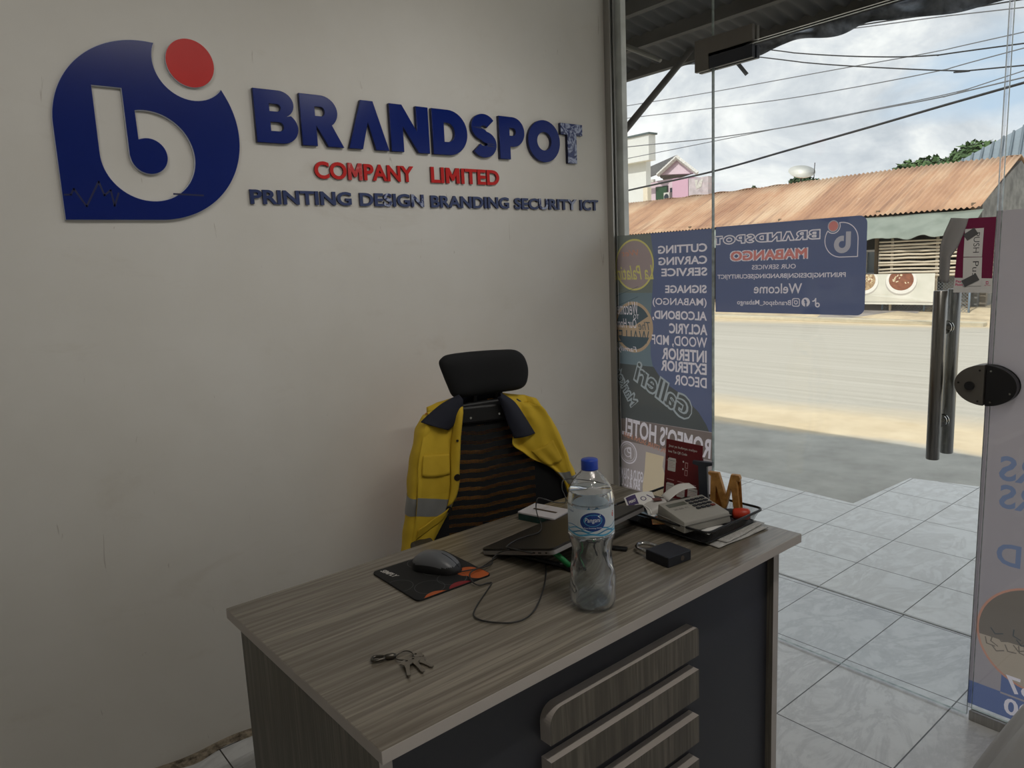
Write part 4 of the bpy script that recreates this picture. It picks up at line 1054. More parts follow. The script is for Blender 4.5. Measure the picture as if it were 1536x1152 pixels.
# white box of cards with green sides
BQ = [DW(0.852, 0.637), DW(0.858, 0.529), DW(0.940, 0.546), DW(0.934, 0.652)]
bc = sum(BQ, Vector()) / 4; ba = math.atan2((BQ[2] - BQ[1]).y, (BQ[2] - BQ[1]).x)
bl = 0.126; bw = 0.088
t = thing('card_box', 'small white box with dark green sides at the back edge of the desk', 'box', (bc.x, bc.y, DT), ba + math.radians(2))
M_DGREEN = M('dark_green_print', (20, 62, 56), 0.5, alt=(12, 40, 38), vscale=40)
b = MB(); b.box(-bw / 2, bw / 2, -bl / 2, bl / 2, 0.0, 0.019, bevel=0.001); b.build('tray', M_DGREEN, t)
b = MB(); b.box(-bw / 2 - .001, bw / 2 + .001, -bl / 2 - .001, bl / 2 + .001, 0.0195, 0.025, bevel=0.0012); b.build('lid', M('white_card', (206, 202, 206), 0.5), t)
b = MB(); b.box(-0.005, 0.005, -bl * .34, bl * .30, 0.0251, 0.0256); b.build('slot', M('brown_slot', (70, 56, 40), 0.7), t)

# water bottle
bb = DW(0.597, 0.112, DT)
M_PET = clear('pet_plastic', (0.965, 0.982, 1.0), 1.5, bump=0.35, bscale=55, gloss=1.9, haze=0.10)
kW = NT('water'); kW.p.inputs['Base Color'].default_value = (0.90, 0.965, 1, 1); kW.p.inputs['Roughness'].default_value = 0.0; kW.p.inputs['Transmission Weight'].default_value = 1.0; kW.p.inputs['IOR'].default_value = 1.18
M_CAP = M('blue_cap', (24, 62, 168), 0.35, var=0.03)
t = thing('water_bottle', 'clear plastic water bottle with blue cap and white label near the front of the desk', 'bottle', bb, math.atan2(CAM_C.y - bb.y, CAM_C.x - bb.x))
PR = [(0.010, 0.004), (0.030, 0.0015), (0.043, 0.004), (0.0485, 0.013), (0.0500, 0.030), (0.0500, 0.052), (0.0485, 0.075), (0.0450, 0.098), (0.0425, 0.118), (0.0430, 0.134), (0.0470, 0.150), (0.0500, 0.160), (0.0505, 0.168), (0.0490, 0.171), (0.0490, 0.232), (0.0507, 0.236), (0.0503, 0.243), (0.0480, 0.256), (0.0430, 0.270), (0.0350, 0.283), (0.0260, 0.294), (0.0185, 0.302), (0.0150, 0.307), (0.0150, 0.312)]
def prof_r(h):
    for (r0, h0), (r1, h1) in zip(PR[1:], PR[2:]):
        if h0 <= h <= h1: return r0 + (r1 - r0) * (h - h0) / max(h1 - h0, 1e-6)
    return PR[-1][0]
def rib(r, h, a):
    k = 0.0
    if 0.02 < h < 0.155:
        w = math.sin(PI * (h - 0.02) / 0.135); k = 0.0022 * w * max(0, math.sin(5 * a + h * 95)) - 0.0006 * w
        k += 0.0006 * math.sin(7 * a - h * 150) * w
    if h < 0.012: k -= 0.004 * max(0, math.sin(5 * a)) * (1 if r > 0.02 else 0.4)
    return r + k
fine = [PR[0]] + [(p.x, p.y) for p in smooth_line([Vector((r, h, 0)) for r, h in PR[1:]], 5)]
b = MB(); b.lathe(fine[:-1], 72, (0, 0, 0), rad=rib); b.build('bottle_body', M_PET, t, smooth=True)
wl = [(max(r - 0.0012, 0.004), h + 0.0012) for r, h in fine if h < 0.262]
b = MB(); b.lathe(wl + [(0.0465, 0.2625), (0.001, 0.2626)], 72, (0, 0, 0), rad=lambda r, h, a: rib(r, h, a)); b.build('water', kW.m, t, smooth=True)
b = MB(); cp = [(0.0150, 0.3055), (0.0182, 0.3055), (0.0182, 0.309), (0.0178, 0.310), (0.0180, 0.311), (0.0178, 0.3255), (0.0168, 0.3275), (0.0005, 0.3278)]
b.lathe(cp, 72, (0, 0, 0), rad=lambda r, h, a: r + (0.0003 * math.cos(36 * a) if 0.311 < h < 0.326 and r > .016 else 0)); b.build('cap', M_CAP, t, smooth=True)
M_LABW = vinyl('white_label_film', (232, 238, 242), 0.35, 0.10); M_LABB = M('blue_label_print', (22, 58, 132), 0.35); M_LABL = M('light_blue_print', (80, 166, 206), 0.35); M_LABT = M('white_label_print', (235, 240, 244), 0.4); M_WAVE = M('wave_blue_print', (66, 132, 176), 0.4); M_LRED = M('red_label_print', (190, 60, 50), 0.4)
LR = 0.0494
def onlab(x, y): a = x / LR; return Vector((LR * math.cos(a), LR * math.sin(a), y))
Ls = []
for i in range(48):
    xa, xb = -PI * LR + 2 * PI * LR * i / 48, -PI * LR + 2 * PI * LR * (i + 1) / 48; Ls.append((PG([(xa, .1715), (xb, .1715), (xb, .2315), (xa, .2315)]), 0))
for j, (y0_, amp, wd, mi) in enumerate(((.181, .0035, .003, 4), (.187, .004, .0022, 2), (.192, .003, .0016, 4), (.176, .002, .004, 2))):
    ln = [(-PI * LR * .98 + 2 * PI * LR * .98 * i / 60, y0_ + amp * math.sin(i * .55 + j * 1.3)) for i in range(61)]; Ls.append((LINE(ln, wd), mi))
lx = 0.004
Ls.append((CIRC(lx, .205, .0205, 40, 1.35), 1)); Ls.append((RING(lx, .208, .0118, .0130, 36, 1.55), 2))
Ls.append((T('Pangani', lx - .0170, lx + .0160, .2015, .2140, 0.0, 0.15), 3)); Ls.append((T('Pure Drinking Water', lx - .019, lx + .019, .1895, .1930, 0.01), 3))
for dx, dy, r_ in ((.012, .217, .0016), (.0155, .219, .0012), (.014, .2145, .001)): Ls.append((CIRC(lx + dx, dy, r_, 10), 3))
Ls.append((T('6', lx + .049, lx + .056, .208, .222, .04), 5)); Ls.append((T('Purified', lx - .065, lx - .045, .222, .226, .01), 1))
o = sheet('label', Ls, [M_LABW, M_LABB, M_LABL, M_LABT, M_WAVE, M_LRED], onlab, t)
for p in o.data.polygons: p.use_smooth = True

# padlock
M_LOCKB = M('dark_padlock_body', (38, 40, 48), 0.4, 0.3, var=0.1)
lo0 = DW(0.902, 0.150); la0 = math.radians(-5) + DA
t = thing('padlock', 'heavy dark padlock with steel shackle lying on the desk behind the bottle', 'padlock', (lo0.x, lo0.y, DT), la0)
b = MB(); b.box(-0.040, 0.042, -0.042, 0.034, 0.0005, 0.027, bevel=0.0025); b.build('body', M_LOCKB, t)
b = MB(); sh = [(-0.024, 0.036), (-0.024, 0.060)] + [(-0.002 + .022 * math.cos(a), 0.068 + .026 * math.sin(a)) for a in [PI - PI * i / 14 for i in range(15)]] + [(0.020, 0.060), (0.020, 0.036)]
b.tube([(x - .004, y - .004, 0.0145) for x, y in sh], 0.0052, 12); b.build('shackle', M_CHROME, t, smooth=True)
b = MB(); b.tube([(0.010, -0.0405, 0.0135), (0.010, -0.0428, 0.0135)], 0.0062, 20); b.build('keyhole', M('brass_plug', (110, 100, 90), 0.4, .7), t)

# small black memory stick
uo = DW(0.868, 0.270)
t = thing('memory_stick', 'small black memory stick lying between the bottle and the tray', 'memory stick', (uo.x, uo.y, DT), DA + math.radians(-62))
b = MB(); b.box(-0.024, 0.016, -0.0085, 0.0085, 0.0005, 0.0085, bevel=0.002); b.build('casing', M_BLACK, t)
b = MB(); b.box(-0.036, -0.0243, -0.006, 0.006, 0.002, 0.0065, bevel=0.0004); b.build('plug', M_CHROME, t)

# bunch of keys with a snap hook
ko = DW(0.165, 0.215)
t = thing('key_bunch', 'bunch of silver keys with a snap hook on the near corner of the desk', 'keys', (ko.x, ko.y, DT))
M_KEY = M('worn_nickel', (146, 140, 130), 0.35, 0.9, var=0.25, vscale=60); M_GUN = M('gunmetal', (92, 88, 82), 0.35, 0.9)
def kpx(x, y, z=0.003): return dpx(520 + x / 8.533, 950 + y / 8.533, DT + z) - Vector((ko.x, ko.y, DT))
A_, B_ = kpx(312, 335, .006), kpx(585, 290, .006); d_ = (B_ - A_).normalized(); n_ = Vector((-d_.y, d_.x, 0)); hl = (B_ - A_).length
loop = []
for i in range(26):
    a = 2 * PI * i / 26; r_ = .0085 if math.cos(a) < 0 else .0065
    loop.append(A_ + d_ * (hl * .34 + hl * .30 * math.copysign(abs(math.cos(a)) ** .7, math.cos(a))) + n_ * (r_ * math.copysign(abs(math.sin(a)) ** .8, math.sin(a))) + Vector((0, 0, .0)))
b = MB(); b.tube(loop, 0.0030, 8, closed=True); hk = b.build('snap_hook', M_GUN, t, smooth=True)
b = MB(); q = A_ + d_ * hl * .78; b.tube([q - d_ * .006, q, q + d_ * .010, q + d_ * .016], [.0045, .0060, .0060, .0035], 12); b.build('swivel', M_GUN, hk, smooth=True)
rc = kpx(740, 290, .004); ring_ = [rc + Vector((.017 * math.cos(2 * PI * i / 30), .017 * math.sin(2 * PI * i / 30), .0012 * math.sin(4 * PI * i / 30))) for i in range(30)]
b = MB(); b.tube(ring_, 0.0012, 8, closed=True); b.build('split_ring', M_GUN, t, smooth=True)
for n, (h0, h1, zz) in enumerate((((770, 375), (795, 545), .0065), ((860, 345), (980, 495), .0045), ((930, 340), (1100, 430), .0028), ((905, 275), (980, 290), .0012))):
    P0, P1 = kpx(*h0, zz), kpx(*h1, zz); d = (P1 - P0); L0 = d.length; d.normalize(); a = math.atan2(d.y, d.x); r_ = .0105 if n < 3 else .008
    ol = arc(0, 0, r_, r_ * 1.1, 28, 332, 20) + [(L0 * .45, -.0036), (L0 * .62, -.0036), (L0 * .66, -.0026), (L0 * .72, -.0036), (L0 * .79, -.0024), (L0 * .86, -.0036), (L0 * .98, -.002), (L0, 0), (L0 * .97, .0036), (L0 * .45, .0036)]
    hole = arc(-r_ * .45, 0, .0026, .0026, 0, 330, 11)
    me = outline_mesh([ol, hole], 0.0010)
    for v in me.vertices: v.co = P0 + Matrix.Rotation(a, 3, 'Z') @ Vector((v.co.x, v.co.y, v.co.z))
    link('key', me, [M_KEY], t)

# ------------------------------------------------------------------ mesh tray with its contents
TX0, TX1, TY0, TY1 = 1.015, 1.275, 0.108, 0.432
M_WIRE = M('black_wire', (22, 22, 25), 0.4)
t = thing('letter_tray', 'black wire mesh tray full of odds and ends at the far end of the desk', 'tray', (DO.x, DO.y, DT), DA)
RZ, BZ = 0.046, 0.012
rim = [Vector((x, y, RZ)) for x, y in rrect(TX0, TX1, TY0, TY1, 0.022, 6)]
b = MB(); b.tube(rim, 0.0036, 8, closed=True); b.build('rim', M_WIRE, t, smooth=True)
bot = [Vector((x, y, BZ)) for x, y in rrect(TX0 + .016, TX1 - .016, TY0 + .016, TY1 - .016, 0.014, 6)]
b = MB(); b.tube([p + Vector((0, 0, 0)) for p in bot], 0.0024, 6, closed=True)
b.prism([(p.x, p.y) for p in bot], lambda x, y, d: Vector((x, y, d)), BZ - .001, BZ); b.build('base', M_WIRE, t)
def resample(L, n):
    P = L + [L[0]]; ds = [0]
    for a, c in zip(P, P[1:]): ds.append(ds[-1] + (c - a).length)
    out = []
    for i in range(n):
        s = ds[-1] * i / n; k = max(j for j in range(len(ds)) if ds[j] <= s + 1e-9); k = min(k, len(P) - 2)
        out.append(P[k].lerp(P[k + 1], (s - ds[k]) / max(ds[k + 1] - ds[k], 1e-9)))
    return out
NW = 260; R_, B_2 = resample(rim, NW), resample(bot, NW)
b = MB()
for sgn in (1, -1):
    for i in range(NW):
        lo_, hi_ = B_2[i], R_[(i + 5 * sgn) % NW]
        tt = (R_[(i + 1) % NW] - R_[i]).normalized() * 0.0005; up = Vector((0, 0, 1)); out = Vector((tt.y, -tt.x, 0)).normalized() * .0004 * sgn
        b.face([lo_ - tt + out, lo_ + tt + out, hi_ + tt + out, hi_ - tt + out])
b.build('mesh_side', M_WIRE, t)
for (x, y) in ((TX0 + .04, TY0 + .04), (TX1 - .04, TY0 + .04), (TX0 + .04, TY1 - .04), (TX1 - .04, TY1 - .04)):
    b = MB(); b.tube([(x, y, 0.0), (x, y, BZ)], 0.006, 10); b.build('foot', M_WIRE, t)
def onD(x, y, z): return DW(x, y, DT + z)
# folded papers under the tray
M_NEWS = M('printed_paper', (196, 194, 190), 0.8, alt=(150, 148, 146), vscale=90, stretch=(1, 6, 1))
for i, (x0, x1, y0, y1, z, r, lab) in enumerate(((1.05, 1.262, 0.088, 0.29, 0.0006, -0.06, 'folded printed paper lowest under the wire tray'), (1.075, 1.268, 0.098, 0.25, 0.0046, 0.05, 'folded printed paper on top of another under the wire tray'))):
    cx_, cy_ = (x0 + x1) / 2, (y0 + y1) / 2; p = onD(cx_, cy_, z)
    b = MB(); b.grid(lambda u, v: Vector(((u - .5) * (x1 - x0), (v - .5) * (y1 - y0), 0.0028 + 0.0010 * math.sin(9 * u + i) * math.cos(7 * v))), 14, 14)
    o = b.build('folded_paper', M_NEWS, smooth=True); o.location = p; o.rotation_euler = (0, 0, DA + r); solidify(o, 0.0018)
    tag(o, lab, 'paper')
# card machine
M_BEIGE = M('beige_plastic', (158, 155, 148), 0.45, var=0.04); M_KEYS = M('dark_key', (40, 42, 48), 0.5); M_LCD = M('dull_display', (92, 94, 84), 0.3); M_GREYPR = M('grey_print', (130, 128, 124), 0.5)
px = Zp(1010, 776, DT + .05); 
c0 = onD(1.098, 0.212, 0.030)
t = thing('card_machine', 'beige keypad card machine sitting in the wire tray', 'card machine', c0, DA + math.radians(-14))
W2, D2 = 0.080, 0.058
def wedge(z0a, z0b, z1a, z1b, ins=0.0):
    return None
b = MB(); vs = b.box(-W2, W2, -D2, D2, 0.0, 0.040, bevel=0.004)
for v in vs:
    if v.co.z > 0.022: v.co.z += 0.010 * (v.co.y / D2); v.co.x *= 0.96; v.co.y *= 0.96
b.build('body', M_BEIGE, t, angle=40)
b = MB(); b.box(-W2 - .0006, W2 + .0006, -D2 - .0006, D2 + .0006, 0.020, 0.0212); b.build('seam', M_GREYPR, t)
def top(x, y, d=0.0): return Vector((x, y, 0.0402 + 0.010 * y / D2 + d))
b = MB(); b.face([top(*p, .0004) for p in ((-.064, .022), (-.002, .022), (-.002, .040), (-.064, .040))]); b.build('display', M_LCD, t)
for r_ in range(4):
    for c_ in range(4):
        x, y = .010 + c_ * .0165, .036 - r_ * .0150
        b = MB(); b.box(-.0062, .0062, -.0048, .0048, 0, .0035, bevel=.001, mat=Matrix.Translation(top(x, y)))
        b.build('key_button', M_KEYS if not (r_ == 3 and c_ == 3) else M('red_key', (120, 50, 44), .5), t)
V, F = T('20 55 41', -.06, -.012, .004, .012, 0.02)
b = MB(); [b.face([top(*V[i], .0005) for i in f]) for f in F]; b.build('print', M_GREYPR, t)
b = MB(); b.box(-W2 - .0008, -W2 + .001, -.02, -.008, .012, .016); b.build('socket', M_DARK, t)
# receipt printer roll cover (white rounded shell) with a strip of paper
M_OFFW = M('off_white_plastic', (196, 193, 190), 0.4, var=0.03)
c0 = onD(1.118, 0.325, 0.024)
t = thing('receipt_printer', 'small white rounded receipt printer with paper strip behind the card machine', 'printer', c0, DA + math.radians(-30))
b = MB(); b.grid(lambda u, v: Vector(((u - .5) * .125 * (1 - .25 * v * 0), .034 * math.cos(PI * v) , .001 + .040 * math.sin(PI * v) ** .7 * (0.35 + 0.65 * math.sin(PI * min(max(u * .9 + .05, 0), 1)) ** .5))), 24, 18)
b.build('shell', M_OFFW, t, smooth=True)
b = MB(); b.grid(lambda u, v: Vector((.00 + .085 * v, -.026 + .052 * u, .042 + .030 * v + .012 * math.sin(PI * v))), 8, 10); o = b.build('paper_strip', M_PAPER, t, smooth=True); solidify(o, .0006)
b = MB(); b.box(-.035, -.012, -.012, .010, .0415, .0432); b.build('button', M('dull_red_button', (112, 64, 58), .5), t)
# business cards and paper pieces lying in the tray
M_PURP = M('purple_print', (72, 60, 108), 0.5); M_BLUP = M('pale_blue_print', (150, 170, 190), 0.5); M_ORP = M('orange_print', (176, 108, 66), 0.5); M_GOLDP = M('ochre_print', (150, 118, 66), 0.5)
def card(x, y, z, w, h, rz, tilt, mats, lab, blocks, curl=0.0, name='business_card', cat='card'):
    p = onD(x, y, z)
    Ls = [(PG([(-w / 2 + w * i / 10, -h / 2) for i in range(11)] + [(w / 2 - w * i / 10, h / 2) for i in range(11)]), 0)]
    for i in range(10): Ls.append((PG([(-w / 2 + w * i / 10, -h / 2), (-w / 2 + w * (i + 1) / 10, -h / 2), (-w / 2 + w * (i + 1) / 10, h / 2), (-w / 2 + w * i / 10, h / 2)]), 0))
    Ls += blocks
    o = sheet(name, Ls, mats, lambda a, c: Vector((a, c, curl * (1 - (2 * a / w) ** 2))))
    o.location = p; o.rotation_euler = (tilt[0], tilt[1], DA + rz); solidify(o, 0.0007, 1.0); tag(o, lab, cat)
card(1.085, 0.385, 0.052, .085, .052, math.radians(-35), (math.radians(28), math.radians(-8)), [M_PAPER, M_PURP, M_PAPER], 'curled white card with a purple block standing at the back left of the tray', [(PG([(-.038, -.022), (-.010, -.022), (-.010, .022), (-.038, .022)]), 1), (RING(.008, 0, .006, .0085, 20), 1), (LINE([(.022, .012), (.034, .002)], .004), 1), (T('PRINT', -.034, -.014, -.004, .006, .03), 2)], 0.010)
card(1.070, 0.345, 0.030, .090, .060, math.radians(20), (0.06, 0.10), [M_BLUP, M_PURP, M_PAPER], 'pale blue card lying beside the purple card in the tray', [(PG([(-.042, -.027), (.042, -.027), (.042, -.016), (-.042, -.016)]), 2)], 0.003)
card(1.062, 0.262, 0.026, .100, .070, math.radians(-48), (-0.05, 0.08), [M_ORP, M_GOLDP, M_PAPER], 'orange printed card at the front left of the tray', [(PG([(-.048, -.033), (-.01, -.033), (.01, .0), (-.048, .01)]), 1), (T('DESIGN', -.03, .03, .012, .022, .02), 2)], 0.004)
card(1.066, 0.205, 0.030, .094, .060, math.radians(-40), (0.02, 0.12), [M_PAPER, M_PURP, M_PURP], 'white card with purple lettering under the left end of the card machine', [(T('CARDS', -.03, .03, -.006, .010, .02), 1), (PG([(-.044, -.028), (.044, -.028), (.044, -.022), (-.044, -.022)]), 1)], 0.003)
card(1.100, 0.160, 0.024, .085, .040, math.radians(6), (0.05, 0.0), [M_PAPER, M_PURP, M_PURP], 'crumpled white paper scrap at the front edge of the tray', [], 0.006, 'paper_scrap', 'paper')
# clear wrapped pack at the back
M_WRAP = clear('crinkled_wrap', (0.8, 0.8, 0.82), 1.5, bump=1.0, bscale=60, gloss=2.5)
p = onD(1.190, 0.300, 0.018)
b = MB(); b.grid(lambda u, v: Vector(((u - .5) * .085, (v - .5) * .07, .006 + .030 * (math.sin(PI * u) * math.sin(PI * v)) ** .5 + .004 * math.sin(17 * u + 9 * v))), 20, 20)
o = b.build('wrapped_pack', M('silver_wrap', (120, 118, 116), .22, .5, alt=(60, 60, 62), vscale=25), smooth=True); o.location = p; o.rotation_euler = (0, 0, DA + .4); solidify(o, .0012)
tag(o, 'crinkled shiny wrapped pack lying behind the card machine', 'pack')
p = onD(1.222, 0.205, 0.014)
b = MB(); b.grid(lambda u, v: Vector(((u - .5) * .08, (v - .5) * .13, .004 + .010 * (math.sin(PI * u) * math.sin(PI * v)) ** .5 + .003 * math.sin(13 * u - 15 * v))), 20, 20)
o = b.build('plastic_pouch', M('glossy_dark_pouch', (70, 72, 78), .12, .3, alt=(30, 30, 34), vscale=12), smooth=True); o.location = p; o.rotation_euler = (0, 0, DA - .2); solidify(o, .0012)
tag(o, 'glossy dark pouch in the right end of the tray under the screwdriver', 'pouch')
# dark red tent card
Q0, Q1 = onD(1.232, 0.420, 0), onD(1.226, 0.268, 0)
cw = (Q1 - Q0).length * 0.88; cang = math.atan2((Q1 - Q0).y, (Q1 - Q0).x)
t = thing('display_card', 'dark red upright display card with printed instructions at the back of the tray', 'card', (Q0.x, Q0.y, DT + 0.013), cang)
M_MAROON = M('maroon_card', (112, 24, 34), 0.45, var=0.05); M_PALE = M('pale_red_print', (206, 160, 160), 0.5)
hgt = 0.188; lean = 0.10
def oncard(x, y): return Vector((x, y * lean - 0.0012, y))
Ls = [(PG([(0, 0), (cw, 0), (cw, hgt), (0, hgt)]), 0)]
S_ = cw / 0.152
Ls.append((T('Jinsi ya kufanya malipo', .010, cw * .86, hgt - .024, hgt - .015, .01), 1)); Ls.append((T('kwa Tan QR Code', .010, cw * .60, hgt - .040, hgt - .031, .01), 1)); Ls.append((T('HATUA ZA KULIPA', .006, cw * .33, hgt - .066, hgt - .060, .01), 2))
for (x0, x1, y0, y1) in ((.012, .046, .094, .134), (.010, .044, .022, .058), (.056, .090, .022, .058), (.102, .142, .020, .058)):
    x0, x1 = x0 * S_, x1 * S_; Ls.append((PG(rrect(x0, x1, y0, y1, .003, 3)), 1))
    for j in range(5): Ls.append((LINE([(x0 + .003, y1 - .008 - j * .005), (x1 - .004 - (j % 2) * .006, y1 - .008 - j * .005)], .0011), 2 if j else 3))
    Ls.append((CIRC(x0 + .001, y1 + .001, .0035, 14), 3))
for yy in (.120, .098): Ls.append((HOLED([(cw * .56, yy - .008), (cw * .64, yy - .008), (cw * .64, yy + .010), (cw * .56, yy + .010)], [(cw * .575, yy - .006), (cw * .625, yy - .006), (cw * .625, yy + .007), (cw * .575, yy + .007)]), 2)); Ls.append((CIRC(cw * .51, yy + .010, .0028, 12), 1))
for x0 in (.012, .058, .104): Ls.append((LINE([(x0 * S_, .068), ((x0 + .03) * S_, .068)], .0022), 2))
sheet('print', Ls, [M_MAROON, M_PAPER, M_PALE, M('deep_maroon_print', (70, 14, 22), .5)], oncard, t)
b = MB(); b.prism([(0, 0), (cw, 0), (cw, hgt), (0, hgt)], lambda x, y, d: Vector((x, y * lean + d, y)), -0.0008, 0.0010); b.build('board', M_MAROON, t)
b = MB(); b.prism([(0, 0), (cw, 0), (cw, hgt * .8), (0, hgt * .8)], lambda x, y, d: Vector((x, -y * 0.10 * 0 + hgt * lean * 1.6 - (y * lean * .75) + d, y)), 0.0, 0.0015); b.build('back_leaf', M_MAROON, t)
# two wooden letters
M_PLY = M('gold_mdf', (200, 148, 80), 0.5, alt=(158, 112, 56), vscale=55, bump=0.1, bscale=300); M_SLATE2 = M('dark_slate_paint', (52, 56, 66), 0.5)
def wood_letter(name, poly, p0, p1, h, th, mats, lab, tilt=0.0):
    A0, A1 = p0, p1; w_ = math.hypot(A1.x - A0.x, A1.y - A0.y); a = math.atan2(A1.y - A0.y, A1.x - A0.x)
    xs = [p[0] for p in poly]; ys = [p[1] for p in poly]; mx, my = max(xs), max(ys)
    b = MB(); b.prism([(x / mx * w_, y / my * h) for x, y in poly], lambda x, y, d: Vector((x, d + tilt * y, y)), 0, th, 0, 1)
    o = b.build(name, mats); o.location = A0; o.rotation_euler = (0, 0, a); tag(o, lab, 'letter'); return o
POLM = [(0, .0), (.24, 0), (.24, .05), (.19, .08), (.25, .66), (.46, .04), (.54, .04), (.72, .64), (.78, .08), (.74, .05), (.74, 0), (1.02, 0), (1.02, .05), (.96, .08), (.88, .86), (.98, .84), (1.0, .92), (.96, 1.0), (.72, 1.0), (.54, .40), (.34, 1.0), (.02, 1.0), (.02, .94), (.10, .90), (.05, .08), (0, .05)]
wood_letter('wooden_letter', POLM, onD(1.232, 0.258, 0.024), onD(1.256, 0.166, 0.024), 0.110, 0.014, [M_PLY, M_PLY], 'gold brown wooden letter M standing in the wire tray', -0.06)
POLI = [(0, 0), (1, 0), (1, .06), (.72, .09), (.72, .91), (1, .94), (1, 1), (0, 1), (0, .94), (.28, .91), (.28, .09), (0, .06)]
wood_letter('wooden_letter', POLI, onD(1.222, 0.300, 0.022), onD(1.240, 0.246, 0.022), 0.140, 0.014, [M_SLATE2, M_SLATE2], 'dark grey wooden letter I standing between the red card and the gold letter', -0.10)
# screwdriver with red and black handle
S0, S1 = onD(1.184, 0.226, 0.032), onD(1.236, 0.126, 0.036)
d = (S1 - S0); L0 = d.length
t = bpy.data.objects.new('screwdriver', None); COL.objects.link(t); t.location = S0; t.rotation_euler = d.to_track_quat('X', 'Z').to_euler(); tag(t, 'screwdriver with black and orange-red handle lying on the wire tray', 'screwdriver')
M_ORR = M('orange_red_grip', (196, 58, 34), 0.4)
b = MB(); b.lathe([(.0005, L0 * .60), (.012, L0 * .60), (.0150, L0 * .66), (.0165, L0 * .82), (.0150, L0 * .96), (.010, L0 * 1.0), (.0005, L0 * 1.0)], 20, axis='x'); b.build('grip_end', M_ORR, t, smooth=True)
b = MB(); b.lathe([(.0005, L0 * .12), (.0100, L0 * .13), (.0125, L0 * .3), (.0130, L0 * .595), (.0005, L0 * .596)], 20, axis='x'); b.build('grip', M_BLACK, t, smooth=True)
b = MB(); b.lathe([(.0005, 0.0), (.0105, 0.002), (.0105, L0 * .115), (.0005, L0 * .118)], 20, axis='x'); b.build('collar', M_ORR, t, smooth=True)
b = MB(); b.tube([(-.045, 0, 0), (0.0, 0, 0)], 0.0032, 10); b.build('shank', M_CHROME, t, smooth=True)
# small white charger lead at the left end of the tray
wl_ = [dpx(920 + x / 8.228, 720 + y / 8.228, DT + z) for x, y, z in ((250, 320, .055), (300, 303, .058), (370, 312, .062), (420, 340, .060), (455, 375, .055), (470, 420, .048))]
b = MB(); b.tube(smooth_line(wl_, 6), 0.0020, 8); tag(b.build('white_lead', M_WPLASTIC, None, smooth=True), 'short white lead curving over the corner of the laptop beside the tray', 'cable')

# ------------------------------------------------------------------ office chair
CH = Vector((-1.02, -0.37, 0)); CT = math.radians(-20)
chair = thing('office_chair', 'black mesh office chair with headrest tucked behind the desk', 'chair', CH, CT)
M_CHB = M('black_chair_fabric', (12, 13, 16), 0.85, var=0.1, bump=0.15, bscale=500); M_FRAME = M('black_chair_frame', (18, 18, 20), 0.5)
def mat_mesh():
    k = NT('perforated_black_mesh'); tc = k.n('TexCoord'); sp = k.n('SeparateXYZ'); k.l(tc.outputs['Object'], sp.inputs[0])
    X, Z = sp.outputs[0], sp.outputs[2]
    # bands of holes that dip a little towards the middle and fade out over a patch lower down
    zz = k.math('SUBTRACT', Z, k.math('MULTIPLY', k.math('ABSOLUTE', k.math('SUBTRACT', X, -0.02)), 0.10))
    wob = k.math('MULTIPLY', k.noise(k.coord((9, 1, 9)), 1.0, 2, 0.5), 0.010)
    band = k.math('GREATER_THAN', k.math('SINE', k.math('MULTIPLY', k.math('ADD', zz, wob), 2 * PI / 0.0315)), 0.30)
    f = 2 * PI / 0.0062
    dots = k.math('GREATER_THAN', k.math('MULTIPLY', k.math('SINE', k.math('MULTIPLY', k.math('ADD', X, Z), f * 0.72)), k.math('SINE', k.math('MULTIPLY', k.math('SUBTRACT', X, Z), f * 0.72))), 0.03)
    inx = k.math('LESS_THAN', k.math('ABSOLUTE', k.math('SUBTRACT', X, 0.005)), 0.155)
    inz = k.math('MULTIPLY', k.math('LESS_THAN', Z, 0.975), k.math('GREATER_THAN', Z, 0.57))
    a = k.math('MULTIPLY', k.math('MULTIPLY', band, dots), k.math('MULTIPLY', inx, inz))
    tp = k.n('BsdfTransparent'); mx = k.n('MixShader'); k.l(a, mx.inputs[0]); k.l(k.p.outputs[0], mx.inputs[1]); k.l(tp.outputs[0], mx.inputs[2]); k.l(mx.outputs[0], k.out.inputs[0])
    k.p.inputs['Base Color'].default_value = (*lin((13, 14, 16)), 1); k.p.inputs['Roughness'].default_value = 0.85
    return k.m
M_MESH = mat_mesh()
def pillow(outline, thick, w0, bend, mats, name, parent, rings=8, both=True, cent=None):
    """rounded pad from an outline (u, z); grows towards the sitter (-y)"""
    P = [Vector((x, z)) for x, z in outline]; c = cent or sum(P, Vector((0, 0))) / len(P)
    b = MB(); n = len(P)
    def pt(i, s, sg):
        q = c + (P[i % n] - c) * s; h = thick * math.sqrt(max(1 - s ** 4, 0))
        return Vector((q.x, -(w0 + bend * q.x * q.x) - sg * h, q.y))
    for sg in (1, -1) if both else (1,):
        prev = None
        for r_ in range(rings + 1):
            s = math.sin(PI / 2 * r_ / rings)
            row = [b.bm.verts.new(pt(i, max(s, .001), sg)) for i in range(n)]
            if prev:
                for i in range(n): b.bm.faces.new([prev[i], prev[(i + 1) % n], row[(i + 1) % n], row[i]])
            prev = row
    return b.build(name, mats, parent, smooth=True)
HO = [(-0.150, 1.196), (-0.140, 1.212), (-0.118, 1.221), (-0.06, 1.224), (0.0, 1.224), (0.06, 1.223), (0.112, 1.219), (0.140, 1.200), (0.153, 1.170), (0.156, 1.140), (0.150, 1.108), (0.136, 1.090), (0.110, 1.082), (0.06, 1.079), (0.0, 1.077), (-0.05, 1.075), (-0.092, 1.076), (-0.112, 1.086), (-0.126, 1.120), (-0.140, 1.160)]
HOs = [(p.x, p.y) for p in smooth_line([Vector((x, z, 0)) for x, z in HO], 4, True)]
pillow(HOs, 0.030, 0.012, 0.6, M_CHB, 'headrest', chair)
